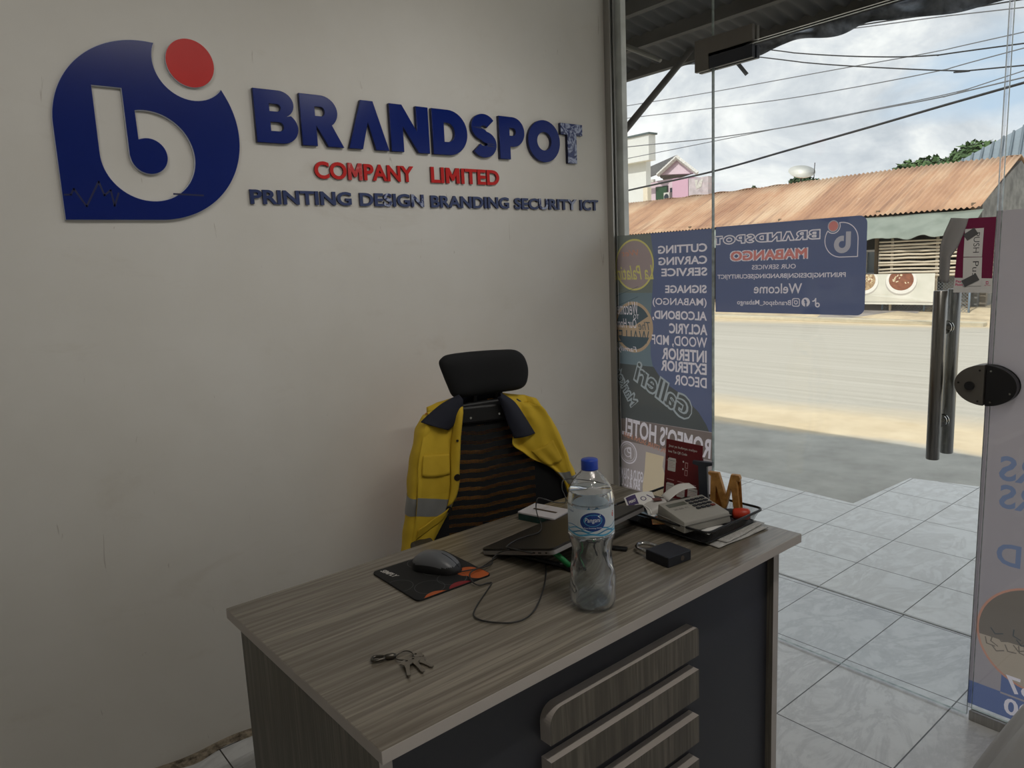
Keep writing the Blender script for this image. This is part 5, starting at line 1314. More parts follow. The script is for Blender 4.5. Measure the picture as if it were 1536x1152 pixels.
b = MB(); b.tube([(-.028, .012, 1.00), (-.028, .010, 1.05), (-.026, .000, 1.10)], .008, 8); b.tube([(.052, .012, 1.00), (.052, .010, 1.05), (.050, .000, 1.10)], .008, 8); b.box(-.055, .080, .000, .020, 1.005, 1.045, bevel=.006); b.build('headrest_bracket', M_FRAME, chair, angle=40)
BO_ = [(-0.10, 1.035), (0.0, 1.045), (0.10, 1.045), (0.140, 1.02), (0.165, 0.96), (0.200, 0.88), (0.235, 0.80), (0.258, 0.72), (0.270, 0.64), (0.255, 0.56), (0.18, 0.51), (0.05, 0.495), (-0.08, 0.50), (-0.19, 0.53), (-0.235, 0.60), (-0.225, 0.70), (-0.19, 0.80), (-0.160, 0.90), (-0.135, 0.99)]
def back_w(x, z): return 0.035 * (x / .25) ** 2 + 0.03 * math.sin(PI * (z - .5) / .55)
BOs = [(p.x, p.y) for p in smooth_line([Vector((x, z, 0)) for x, z in BO_], 4, True)]
b = MB(); P = [Vector(p) for p in BOs]; c = Vector((0.012, 0.77)); prev = None
for r_ in range(9):
    row = [b.bm.verts.new((lambda q: Vector((q.x, -back_w(q.x, q.y), q.y)))(c + (p - c) * max(r_ / 8, .001))) for p in P]
    if prev:
        for i in range(len(P)): b.bm.faces.new([prev[i], prev[(i + 1) % len(P)], row[(i + 1) % len(P)], row[i]])
    prev = row
b.build('backrest', M_MESH, chair, smooth=True)
b = MB(); b.tube([Vector((x, -back_w(x, z), z)) for x, z in BOs], .0105, 8, closed=True); b.build('back_frame', M_FRAME, chair, smooth=True)
b = MB(); b.box(-.09, .10, -.03, .006, .985, 1.045, bevel=.008); b.build('top_plate', M_FRAME, chair)
for zz, xx in ((1.006, -.055), (1.010, .045)):
    b = MB(); b.tube([(xx, -.029, zz), (xx, -.0335, zz)], .004, 10); b.build('screw', M_CHROME, chair)
b = MB(); b.box(-.24, .25, -.47, -.02, .43, .50, bevel=.03, seg=4); b.build('seat', M_CHB, chair, smooth=True)
b = MB(); b.tube([(0, .03, .40), (0, .055, .50), (0, .045, .62)], .022, 10); b.build('back_spine', M_FRAME, chair, smooth=True)
for s in (-1, 1):
    x = s * .262 + .005
    b = MB(); b.tube([(x, -.20, .44), (x + s * .012, -.20, .56), (x + s * .008, -.20, .605)], [.018, .016, .016], 10); ar = b.build('armrest', M_FRAME, chair, smooth=True)
    b = MB(); b.box(x - .035, x + .040, -.31, -.06, .605, .632, bevel=.012, seg=3); b.build('arm_pad', M('dark_grey_arm_pad', (58, 56, 52), .6), ar, smooth=True)
b = MB(); b.tube([(0, -.22, .10), (0, -.22, .30)], .028, 14); b.tube([(0, -.22, .30), (0, -.22, .43)], .018, 14); b.build('gas_column', M_FRAME, chair, angle=40)
for k in range(5):
    a = 2 * PI * k / 5 + .3; ex, ey = .28 * math.cos(a), .28 * math.sin(a)
    b = MB(); b.tube([(0, -.22, .115), (ex * .5, -.22 + ey * .5, .10), (ex, -.22 + ey, .075)], [.026, .022, .016], 10); lg = b.build('leg', M_FRAME, chair, smooth=True)
    b = MB()
    for s in (-.012, .012): b.tube([(ex - math.sin(a) * (s - .008), -.22 + ey + math.cos(a) * (s - .008), .030), (ex - math.sin(a) * (s + .008), -.22 + ey + math.cos(a) * (s + .008), .030)], .029, 16)
    b.build('caster', M_BLACK, lg, angle=40)

# ------------------------------------------------------------------ yellow work jacket hung over the chair back
jk = thing('work_jacket', 'yellow work jacket with navy collar and grey bands hung over the chair back', 'jacket', CH, CT)
M_YEL = M('yellow_drill_cloth', (206, 172, 40), 0.8, var=0.10, vscale=9, bump=0.25, bscale=26); M_YEL2 = M('yellow_pocket_cloth', (198, 164, 36), 0.8, var=0.08, vscale=12, bump=0.2, bscale=40)
M_NAVC = M('navy_collar_cloth', (24, 27, 42), 0.8, var=0.1, bump=0.1, bscale=60); M_REFL = M('grey_reflective_tape', (128, 128, 126), 0.4, var=0.08); M_LIN = M('orange_lining', (255, 178, 74), 0.85, var=0.1); M_BTN = M('dark_button', (34, 28, 22), 0.4)
def V3(L): return [Vector((a, b_, 0)) for a, b_ in L]
class Panel:
    def __init__(s, outer, inner, depth, fold): s.o = smooth_line(V3(outer), 6); s.i = smooth_line(V3(inner), 6); s.depth = depth; s.fold = fold
    def __call__(s, u, v, lift=0.0):
        a, c = at_t(s.o, v), at_t(s.i, v); q = a.lerp(c, u)
        w = s.depth(u, v) + s.fold(u, v)
        if q.y < 1.03: w = max(w, back_w(min(max(q.x, -.27), .27), max(q.y, .5)) + 0.020 + .4 * s.fold(u, v))
        return Vector((q.x, -(w + lift), q.y))
foldL = lambda u, v: 0.007 * math.sin(7.0 * u + 4.0 * v) * min(1, v * 3) + 0.006 * math.sin(15 * u - 6 * v + 1) * v + 0.004 * math.sin(26 * v + 9 * u) * v
depL = lambda u, v: 0.012 + 0.040 * u ** 0.6 * (1 - .2 * v) - 0.030 * (1 - min(v * 7, 1)) + 0.012 * v
PL_ = Panel([(-0.186, 1.038), (-0.214, 1.000), (-0.232, 0.945), (-0.250, 0.880), (-0.258, 0.800), (-0.268, 0.720), (-0.284, 0.640), (-0.297, 0.570), (-0.310, 0.480)],
            [(-0.082, 1.075), (-0.088, 1.040), (-0.098, 0.985), (-0.106, 0.930), (-0.112, 0.862), (-0.117, 0.793), (-0.143, 0.722), (-0.190, 0.648), (-0.262, 0.535)], depL, foldL)
foldR = lambda u, v: 0.006 * math.sin(8.0 * u - 5.0 * v) * min(1, v * 3) + 0.005 * math.sin(17 * u + 7 * v) + 0.003 * math.sin(24 * v + 11 * u)
depR = lambda u, v: 0.012 + 0.050 * u ** 0.6 * (1 - .35 * v) - 0.034 * (1 - min(v * 7, 1)) + 0.010 * v
PR_ = Panel([(0.185, 1.030), (0.206, 1.005), (0.222, 0.960), (0.240, 0.905), (0.258, 0.850), (0.268, 0.800), (0.284, 0.745), (0.296, 0.690), (0.310, 0.620), (0.318, 0.540)],
            [(0.072, 1.060), (0.078, 1.000), (0.083, 0.945), (0.079, 0.905), (0.112, 0.876), (0.150, 0.844), (0.186, 0.831), (0.226, 0.803), (0.250, 0.760), (0.268, 0.690)][:10], depR, foldR)
b = MB(); b.grid(lambda u, v: PL_(u, v), 26, 60); o = b.build('front_panel', M_YEL, jk, smooth=True); solidify(o, .003)
b = MB(); b.grid(lambda u, v: PR_(u, v), 26, 60); o = b.build('front_panel', M_YEL, jk, smooth=True); solidify(o, .003)
# turned-back placket with its lining along the left opening
b = MB(); b.grid(lambda u, v: PL_(0.80 + 0.215 * u, 0.05 + v * .66, 0.006 + 0.010 * math.sin(PI * u)), 8, 40); o = b.build('placket', M_YEL2, jk, smooth=True); solidify(o, .002)
# back of the jacket behind the backrest, shoulders over its top
def back(u, v):
    x = -0.195 + 0.385 * u + 0.004 * math.sin(9 * v); top_ = 1.040 + 0.030 * math.exp(-((x - .01) / .10) ** 2) - 0.35 * max(abs(x - .0) - .15, 0)
    z = top_ - v * 0.56
    return Vector((x * (1 + .18 * v), 0.030 + 0.028 * math.sin(PI * min(1, .25 + v)) - 0.5 * x * x + 0.006 * math.sin(14 * u + 3 * v), z))
b = MB(); b.grid(back, 40, 40); o = b.build('back_panel', M_LIN, jk, smooth=True); solidify(o, .003, -1)
def shoulder(sg):
    def f(u, v):
        # from the back panel over the top to the front panel
        pb = back(.5 + sg * (.18 + .30 * u), 0.0); pf = (PL_ if sg < 0 else PR_)(1 - u * 1.0, 0.03)
        q = pb.lerp(pf, v); q.z += 0.016 * math.sin(PI * v) ; return q
    return f
for sg in (-1, 1):
    b = MB(); b.grid(shoulder(sg), 16, 12); o = b.build('yoke', M_YEL, jk, smooth=True); solidify(o, .003)
# sleeves hanging at the sides
def sleeve(sg, P):
    c = smooth_line([Vector(p) for p in P], 6); n = len(c)
    rr = [0.050 - 0.018 * i / (n - 1) - (0.020 * max(0, 1 - i / 5)) for i in range(n)]
    b = MB(); seg = 18; prev = None
    for i, p in enumerate(c):
        row = []
        for k in range(seg):
            a = 2 * PI * k / seg; w_ = 1 + 0.07 * math.sin(3 * a + i * .35) + .05 * math.sin(i * .9 + a)
            row.append(b.bm.verts.new(p + Vector((math.cos(a) * rr[i] * .55 * w_, math.sin(a) * rr[i] * 1.15 * w_, 0.0))))
        if prev:
            for k in range(seg): b.bm.faces.new([prev[k], prev[(k + 1) % seg], row[(k + 1) % seg], row[k]])
        prev = row
        if i == 0: b.bm.faces.new(row)
    o = b.build('sleeve', M_YEL, jk, smooth=True)
    # reflective band round the sleeve
    zc = 0.742 if sg < 0 else 0.735; b = MB(); rows = []
    for i in range(n):
        if abs(c[i].z - zc) < 0.040:
            rows.append([c[i] + Vector((math.cos(2 * PI * k / seg) * (rr[i] * .55 * (1 + 0.07 * math.sin(6 * PI * k / seg + i * .35) + .05 * math.sin(i * .9 + 2 * PI * k / seg)) + .0018), math.sin(2 * PI * k / seg) * (rr[i] * 1.15 * (1 + 0.07 * math.sin(6 * PI * k / seg + i * .35) + .05 * math.sin(i * .9 + 2 * PI * k / seg)) + .0018), 0)) for k in range(seg)])
    R = [[b.bm.verts.new(q) for q in row] for row in rows]
    for A, C_ in zip(R, R[1:]):
        for k in range(seg): b.bm.faces.new([A[k], A[(k + 1) % seg], C_[(k + 1) % seg], C_[k]])
    b.build('sleeve_band', M_REFL, o, smooth=True)
sleeve(-1, [(-0.190, 0.000, 1.022), (-0.214, -0.012, 0.970), (-0.236, -0.024, 0.900), (-0.252, -0.030, 0.830), (-0.263, -0.034, 0.760), (-0.276, -0.038, 0.690), (-0.290, -0.040, 0.620), (-0.304, -0.040, 0.540), (-0.316, -0.040, 0.440)])
sleeve(1, [(0.192, 0.004, 1.008), (0.216, -0.002, 0.960), (0.246, -0.008, 0.890), (0.270, -0.012, 0.830), (0.290, -0.016, 0.770), (0.306, -0.018, 0.710), (0.318, -0.020, 0.650), (0.332, -0.020, 0.560), (0.342, -0.020, 0.460)])
# bands, pockets and buttons on the fronts
b = MB(); b.grid(lambda u, v: PL_(u * .985, 0.535 + v * .095 + .17 * u, .0024), 24, 6); b.build('reflective_band', M_REFL, jk, smooth=True)
b = MB(); b.grid(lambda u, v: PR_(u * .985, 0.565 + v * .105 + .15 * u, .0024), 18, 6); b.build('reflective_band', M_REFL, jk, smooth=True)
def flap_(P, u0, u1, v0, v1, k, name='pocket_flap'):
    b = MB(); b.grid(lambda u, v: P(u0 + (u1 - u0) * u, v0 + (v1 - v0) * v + k * u - 0.012 * (1 - math.sin(PI * u)) * v, .0035 + .004 * v), 16, 8); o = b.build(name, M_YEL2, jk, smooth=True); solidify(o, .002)
flap_(PL_, .10, .78, .330, .450, .08); flap_(PR_, .12, .75, .33, .49, .10)
b = MB(); b.grid(lambda u, v: PL_(.10 + .68 * u, .45 + .08 * u + .10 * v, .0020), 12, 8); b.build('pocket', M_YEL2, jk, smooth=True)
b = MB(); b.grid(lambda u, v: PL_(.10 + .80 * u, .715 + .06 * v + .02 * u, .005 * (1 - v) + .002), 14, 6); o = b.build('pocket_flap', M_YEL2, jk, smooth=True); solidify(o, .002)
for u, v, r_ in ((.94, .565, .0115), (.90, .745, .0105), (.92, .335, .004)):
    p = PL_(u, v, .016 if v < .7 else .006); b = MB(); b.tube([p + Vector((0, .002, 0)), p - Vector((0, .003, 0))], r_, 18); b.build('button', M_BTN, jk, angle=40)
# collar: two leaves meeting behind the neck
CLo = [(-0.092, 1.088), (-0.150, 1.066), (-0.200, 1.034), (-0.226, 1.014)]; CLi = [(-0.083, 1.072), (-0.092, 1.030), (-0.112, 0.995), (-0.150, 0.980)]
def collL(u, v):
    a = at_t(smooth_line(V3(CLo), 6), u); c = at_t(smooth_line(V3([(-0.083, 1.072), (-0.086, 1.045), (-0.100, 1.012), (-0.132, 0.978)]), 6), u)
    if u > .0: c = c.lerp(Vector((-0.158, 0.984, 0)), max(0, u - .75) * 1.2)
    q = a.lerp(c, v); return Vector((q.x, -(0.022 + 0.034 * math.sin(PI * (0.15 + .6 * v)) + .012 * u), q.y))
b = MB(); b.grid(collL, 20, 14); o = b.build('collar', M_NAVC, jk, smooth=True); solidify(o, .004)
def collR(u, v):
    a = at_t(smooth_line(V3([(0.050, 1.080), (0.092, 1.050), (0.124, 1.000), (0.160, 0.934)]), 6), u); c = at_t(smooth_line(V3([(0.036, 1.070), (0.050, 1.030), (0.062, 0.985), (0.082, 0.928)]), 6), u)
    q = a.lerp(c, v); return Vector((q.x, -(0.026 + 0.036 * math.sin(PI * (0.15 + .6 * v)) + .014 * u), q.y))
b = MB(); b.grid(collR, 20, 14); o = b.build('collar', M_NAVC, jk, smooth=True); solidify(o, .004)
def collB(u, v):
    x = -0.095 + 0.16 * u; return Vector((x, 0.030 - .045 * (2 * u - 1) ** 2 + 0.010 * v, 1.088 - 0.012 * (2 * u - 1) ** 2 * 0 - 0.055 * v))
b = MB(); b.grid(collB, 20, 6); o = b.build('collar_stand', M_NAVC, jk, smooth=True); solidify(o, .004)
b = MB(); b.box(0.020, 0.052, .012, .016, 1.050, 1.055); b.build('neck_tab', M_LIN, jk)

# ------------------------------------------------------------------ grey cloth at the right edge
M_GCL = M('grey_cotton', (196, 196, 197), 0.85, var=0.06, bump=0.1, bscale=200)
gcx, gcy = -0.70, -2.14
b = MB()
def cloth(u, v):
    a = 2 * PI * u; r_ = 0.04 + 0.40 * v ** 0.85 + 0.026 * math.sin(19 * a + 3 * v) * v + 0.010 * math.sin(43 * a + 1) * v
    z = 0.86 * (1 - v ** 1.25) + 0.002
    return Vector((gcx + r_ * math.cos(a) * 1.0, gcy + r_ * math.sin(a) * 1.0, max(z, 0.002)))
b.grid(cloth, 220, 40, wrap=True); o = b.build('cloth_cover', M_GCL, smooth=True); tag(o, 'grey pleated cloth covering something in the bottom right corner by the door', 'cloth')

# ------------------------------------------------------------------ our awning over the door
M_AWN = M('dark_roof_sheet', (52, 52, 54), 0.7, alt=(36, 36, 38), vscale=4); M_IRON = M('rusty_dark_iron', (60, 56, 52), 0.7, alt=(42, 38, 36), vscale=14); M_FOIL = M('crumpled_grey_plastic', (74, 80, 92), 0.35, alt=(140, 146, 156), vscale=22, bump=1.0, bscale=24)  # awning sheet: dark grey with darker mottling
AX = 0.97; AZ = 2.535
t = thing('awning', 'dark sheet-metal awning on iron beams over the shop door', 'awning', (0, 0, 0))
b = MB(); NA = 420
b.grid(lambda u, v: Vector((0.10 + v * (AX - 0.10), -5.5 + 11.0 * u, AZ + 0.20 - v * 0.17 + 0.009 * math.sin(u * 11.0 / .076 * 2 * PI))), NA * 3, 2); o = b.build('roof_sheet', M_AWN, t, smooth=True); solidify(o, .002)
for x, z, h in ((AX - .03, AZ - .005, .05), (0.62, AZ + 0.04, .06), (0.32, AZ + 0.09, .06)):
    b = MB(); b.box(x - .02, x + .02, -5.5, 5.5, z, z + h); b.build('beam', M_IRON, t)
for y in (-3.6, -1.9, 2.2, 3.9):
    b = MB(); b.tube([(0.05, y, AZ + .12), (AX - .03, y, AZ - .01)], .018, 8); b.build('rafter', M_IRON, t)
P1 = Xp(1042, 68, 0.93); P2 = Xp(945, 186, 0.30)
b = MB(); b.tube([P1, P1.lerp(P2, .5), P2, P2 + (P2 - P1) * .34], .017, 8); b.build('strut', M_IRON, t, smooth=True)
b = MB(); b.tube([Xp(940, 70, .5), Xp(966, 80, .5), Xp(991, 91, .5)], [.014, .012, .009], 8); b.build('bracket', M('pale_iron', (120, 118, 112), .6), t)
t2 = thing('plastic_skirt', 'crumpled grey plastic sheet hanging from the front edge of the awning', 'plastic sheet', (0, 0, 0))
b = MB()
def skirt(u, v):
    y = 0.42 - u * 3.6
    d = (0.015 + 0.085 * min(1, u * 3.0)) * (1 + .25 * math.sin(17 * u) + .12 * math.sin(51 * u + 1))
    return Vector((AX + .004 + .016 * math.sin(40 * u + 3 * v) + .010 * math.sin(97 * u - 5 * v), y, AZ + .012 - v * d + .006 * math.sin(70 * u)))
b.grid(skirt, 260, 10); o = b.build('sheet', M_FOIL, t2, smooth=True); solidify(o, .0015)
b = MB(); q = [Xp(1104, 96, AX + .005), Xp(1112, 103, AX + .004), Xp(1119, 116, AX + .006), Xp(1113, 108, AX + .003)]
b.grid(lambda u, v: Vector((AX - .0, 0, 0)) * 0 + Xp(1100 + 18 * v + 5 * u, 92 + 22 * v - 4 * u, AX + .004 * math.sin(6 * v)), 4, 8); b.build('rag', M_FOIL, t2, smooth=True)
b = MB(); b.tube([Xp(1103, 60, AX), Xp(1104, 94, AX)], .003, 6); b.build('string', M_IRON, t2)

# ------------------------------------------------------------------ across the street
M_RUST = None
def mat_rust():
    k = NT('rusty_corrugated_iron'); v = k.coord((0.35, 1.0, 0.35))
    n1 = k.noise(v, 0.9, 7, 0.6, 0.4); n2 = k.noise(k.coord((0.5, 7, 0.5)), 1.0, 4, 0.6)
    c = k.ramp(n1, [(0.30, lin((162, 122, 96))), (0.48, lin((187, 148, 117))), (0.66, lin((206, 178, 148)))])
    c = k.mix(k.ramp(n2, [(0.52, 0.0), (0.72, 0.6)]), c, lin((126, 94, 78)))
    c = k.mix(k.ramp(k.noise(k.coord((1, 3, 1)), 2.0, 6, 0.7), [(0.62, 0.0), (0.8, 0.5)]), c, lin((222, 202, 180)))
    k.l(c, k.p.inputs['Base Color']); k.p.inputs['Roughness'].default_value = 0.75; return k.m
M_RUST = mat_rust()
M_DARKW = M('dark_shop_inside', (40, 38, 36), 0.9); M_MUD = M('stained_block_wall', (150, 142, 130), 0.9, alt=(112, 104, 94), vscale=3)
EX, EZ, RX, RZ2 = 14.6, 2.25, 17.1, 3.42
t = thing('shop_building', 'long low shop across the street under a rusty corrugated roof', 'building', (0, 0, 0))
YR0, YR1 = 3.62, 19.0
b = MB(); b.grid(lambda u, v: Vector((EX + v * (RX - EX), YR0 + u * (YR1 - YR0) + .10 * v, EZ + v * (RZ2 - EZ) + .018 * math.sin(u * (YR1 - YR0) / .11 * 2 * PI) + .03 * math.sin(u * 9) * v)), 1800, 4); o = b.build('roof', M_RUST, t, smooth=True); solidify(o, .004)
b = MB(); b.grid(lambda u, v: Vector((RX + v * 2.5, YR0 + .1 + u * (YR1 - YR0), RZ2 - v * 1.1 + .018 * math.sin(u * 100))), 300, 2); o = b.build('roof', M_RUST, t, smooth=True); solidify(o, .004)
b = MB(); b.box(16.6, 16.8, 3.75, 18.8, .0, 2.75); b.build('wall', M_DARKW, t)  # coloured dark to stand for the unlit shop interior
b = MB(); b.prism([(15.0, .1), (19.4, .1), (19.4, 2.25), (17.1, 3.3), (15.0, 2.35)], lambda x, y, d: Vector((x, d, y)), 3.72, 3.86); b.build('gable_wall', M('grey_sheet_wall', (140, 140, 138), .7, alt=(96, 96, 96), vscale=5), t)
for y in (3.80, 5.75, 8.2, 11.0): b = MB(); b.tube([(14.75, y, .05), (14.75, y, 2.35)], .045, 8); b.build('post', M('weathered_pole', (120, 104, 84), .9), t)
# tarpaulin awning with scalloped edge
M_TARP = M('faded_green_tarpaulin', (140, 147, 136), 0.7, alt=(120, 128, 117), vscale=2.5, bump=.3, bscale=6)
b = MB()
def tarp(u, v):
    y = 3.55 + u * 9.0; sag = .04 * math.sin(PI * ((y * .55) % 1)); sc = .06 * abs(math.sin(y * 3.6)) if v > .9 else 0
    return Vector((14.62 - .72 * v + .03 * math.sin(y * 5 + v * 2), y, 2.20 - .40 * v - .06 * v * v - sc - sag * math.sin(PI * v) + .02 * math.sin(y * 13) * v))
b.grid(tarp, 260, 12); o = b.build('tarpaulin', M_TARP, smooth=True); solidify(o, .006); tag(o, 'faded green tarpaulin awning with scalloped edge below the rusty roof', 'awning')
# fence of horizontal poles
t = thing('pole_fence', 'fence of bare horizontal poles under the green tarpaulin', 'fence', (14.2, 4.28, 0.1))
M_POLE = M('pale_dry_pole', (216, 204, 184), 0.85, alt=(184, 170, 148), vscale=7, stretch=(1, .3, 1))
rp = random.Random(5)
for i in range(11):
    z = .80 + i * .074 + rp.uniform(-.008, .008); r_ = rp.uniform(.019, .028)
    b = MB(); b.tube([(rp.uniform(-.01, .01), -1.35 + 2.5 * k / 8 + (rp.uniform(-.06, .0) if k == 0 else 0), z + rp.uniform(-.010, .010)) for k in range(9)], r_, 8); b.build('pole', M_POLE, t, smooth=True)
for y in (-.02, .9): b = MB(); b.tube([(.06, y, -.1), (.06, y, 1.62)], .03, 8); b.build('upright', M_POLE, t, smooth=True)
# food banner
BYa, BYb = 4.46, 7.4
M_BANW = M('banner_white', (226, 222, 210), 0.6, alt=(206, 204, 190), vscale=2); M_STEW = M('brown_stew_print', (122, 74, 56), 0.6, alt=(150, 96, 70), vscale=14); M_RICE = M('rice_print', (196, 168, 130), 0.6, alt=(120, 88, 60), vscale=18); M_BOWL = M('bowl_white_print', (236, 232, 224), 0.5); M_GAR = M('garnish_print', (228, 214, 180), 0.6); M_SHAD = M('grey_bowl_print', (186, 180, 170), .6); M_BTXT = M('red_banner_print', (170, 40, 40), .6)
Ls = [(PG([(BYa, .24), (BYb, .24), (BYb, .93), (BYa, .93)]), 0)]
for cy_, mi in ((5.16, 1), (5.98, 2), (6.9, 1)):
    Ls.append((CIRC(cy_, .74, .30, 40, 1.12), 5)); Ls.append((CIRC(cy_, .77, .29, 40, 1.12), 3)); Ls.append((CIRC(cy_, .79, .235, 40, 1.12), mi))
rb_ = random.Random(2)
for i in range(60):
    c_ = 5.16 if i < 18 else 5.98; x, y = c_ + rb_.uniform(-.16, .16), .82 + rb_.uniform(-.09, .09); Ls.append((LINE([(x, y), (x + rb_.uniform(-.05, .05), y + rb_.uniform(-.03, .03))], .022), 4 if i % 3 else 1))
V_, F_ = LINE([(BYa + .0, .29), (BYb, .29)], .03); Ls.append((clip_x((V_, F_), BYa, BYb, .24, .93), 5))
Ls = [(clip_x(L_, BYa, BYb, .24, .925), mi) for L_, mi in Ls]
o = sheet('food_banner', Ls, [M_BANW, M_STEW, M_RICE, M_BOWL, M_GAR, M_SHAD, M_BTXT], lambda x, y: Vector((14.08 + .02 * math.sin(x * 3), -2.34 + (x + 2.34) * .964, 1.5 + (y - 1.5) * .964))); solidify(o, .004); tag(o, 'white printed banner with two bowls of food across the street', 'banner')
# chain-link fence
M_LINK = M('galvanised_wire', (150, 158, 164), 0.5, .5); t = thing('chain_link_fence', 'low chain-link fence beside and below the food banner', 'fence', (14.30, 3.62, 0.03))
b = MB(); W_, H_ = 1.75, .80; st = .065
for k in range(-int(H_ / st), int(W_ / st)):
    for sg in (1, -1):
        pts_ = []
        for z in (0.0, H_):
            x = k * st + (z if sg > 0 else H_ - z); pts_.append((x, z))
        (xa, za_), (xb, zb_) = pts_
        def cl(x, z, x2, z2, lim):
            f = (lim - x) / (x2 - x); return lim, z + (z2 - z) * f
        if xa > W_ and xb > W_ or xa < 0 and xb < 0: continue
        if xa < 0: xa, za_ = cl(xa, za_, xb, zb_, 0)
        if xb < 0: xb, zb_ = cl(xb, zb_, xa, za_, 0)
        if xa > W_: xa, za_ = cl(xa, za_, xb, zb_, W_)
        if xb > W_: xb, zb_ = cl(xb, zb_, xa, za_, W_)
        b.tube([(.004 * sg, xa, za_ + .05), (.004 * sg, xb, zb_ + .05)], .004, 4, cap=False)
b.build('wire_mesh', M_LINK, t)
for y in (0.0, .87, W_): b = MB(); b.tube([(0, y, -.05), (0, y, H_ + .10)], .02, 8); b.build('fence_post', M('blue_grey_post', (126, 144, 162), .6), t, smooth=True)
b = MB(); b.box(15.12, 15.22, 3.60, 4.45, -.05, .88); tag(b.build('block_wall', M_MUD), 'stained grey wall piece behind the door handle at the end of the fence', 'wall')
b = MB(); b.prism([(13.55, -.06), (14.95, -.06), (14.95, .34)], lambda x, y, d: Vector((x, d, y)), 4.55, 6.6); tag(b.build('concrete_ramp', M('grey_concrete', (160, 152, 146), .9)), 'grey concrete ramp in front of the food banner', 'ramp')
b = MB(); b.box(13.30, 13.52, 3.0, 9.5, -.07, .02, bevel=.02); tag(b.build('kerb', M('pale_kerb_stone', (206, 196, 172), .9)), 'low pale kerb on the far side of the street', 'kerb')
# glass food cabinet
t = thing('food_cabinet', 'white framed glass food cabinet in the dark opening left of the poles', 'cabinet', (15.3, 6.25, 0))
M_WFR = M('white_frame_paint', (214, 214, 210), .5)
for (ya, yb, za_, zb_) in ((-.32, -.27, .9, 1.48), (.27, .32, .9, 1.48), (-.32, .32, 1.43, 1.48), (-.32, .32, .88, .94), (-.03, .01, .9, 1.45)):
    b = MB(); b.box(-.04, .04, ya, yb, za_, zb_); b.build('frame', M_WFR, t)
b = MB(); b.box(.02, .03, -.27, .27, .94, 1.43); b.build('pane', M('cabinet_pane', (120, 132, 138), .1), t)
b = MB(); b.box(-.25, .30, -.40, .40, .18, .88); b.build('stand', M('grey_counter', (96, 96, 98), .8), t)
# satellite dish
t = thing('satellite_dish', 'white satellite dish above the rusty roof', 'dish', (17.6, 9.3, 3.34))
M_DISH = M('dish_white', (232, 230, 220), .5)
b = MB(); b.lathe([(.36 * k / 10, .14 * (k / 10) ** 2) for k in range(11)], 32); o = b.build('reflector', M_DISH, t, smooth=True); solidify(o, .012); o.location = (0, 0, .30); o.rotation_euler = Vector((-.40, -.38, .83)).to_track_quat('Z', 'Y').to_euler()
b = MB(); b.tube([(0, 0, -.1), (0, 0, .30)], .025, 8); b.build('mast', M_IRON, t); b = MB(); b.tube([(.05, -.36, .2), (.05, -.38, .62)], .012, 6); b.build('feed_arm', M_IRON, t)
# trees
M_LEAF = M('green_leaves', (84, 110, 62), .7, alt=(52, 78, 40), vscale=1.6); M_LEAF2 = M('dark_palm_leaves', (72, 96, 62), .7, alt=(44, 66, 40), vscale=3); M_TRUNK = M('grey_bark', (96, 84, 70), .9)
def tree(name, label, base, blobs, n, size, leaf, seed):
    t = thing(name, label, 'tree', base); rt = random.Random(seed)
    b = MB(); b.tube([(0, 0, -.1), (.1, .1, 1.6), (0, .1, blobs[0][2])], [.3, .24, .15], 8); b.build('trunk', M_TRUNK, t, smooth=True)
    b = MB(); tot = sum(q[3] ** 2 for q in blobs)
    for (x, y, z, r_) in blobs:
        g = bmesh.ops.create_icosphere(b.bm, subdivisions=3, radius=1.0)
        for v in g['verts']:
            v.co = Vector((x, y, z)) + v.co * r_ * .88 * (1 + .12 * math.sin(9 * v.co.x + 7 * v.co.y) + .10 * math.sin(13 * v.co.z))
        for _ in range(int(n * r_ * r_ / tot)):
            d = Vector((rt.gauss(0, 1), rt.gauss(0, 1), rt.gauss(0, 1))).normalized(); p = Vector((x, y, z)) + d * r_ * rt.uniform(.82, 1.06)
            a = Vector((rt.gauss(0, 1), rt.gauss(0, 1), rt.gauss(0, .6))).normalized() * size * rt.uniform(.6, 1.2); c = a.cross(d).normalized() * size * .55
            b.face([p - a, p + c, p + a, p - c])
    b.build('crown', leaf, t, recalc=False); return t
tree('leafy_tree', 'broad green tree rising behind the rusty roof on the right', (30, 10.3, .2), [(0, 0.6, 3.6, 1.2), (.2, -1.0, 4.05, 1.15), (-.2, 1.9, 3.5, .95), (0, -1.9, 3.7, 1.0), (.3, -.2, 3.0, 1.3), (0, 2.5, 3.65, .75), (.2, 1.4, 4.0, .8)], 9000, .16, M_LEAF, 11)
tree('small_tree', 'small dark treetop behind the satellite dish', (26, 14.2, .2), [(0, 0, 3.95, .42), (0, -.5, 3.75, .40), (0, .55, 3.6, .35)], 1200, .14, M_LEAF2, 12)
tree('small_tree', 'tiny conical treetop left of the satellite dish', (27, 17.0, .2), [(0, 0, 3.95, .20), (0, 0, 3.6, .30), (0, .0, 4.15, .10)], 700, .10, M_LEAF2, 13)
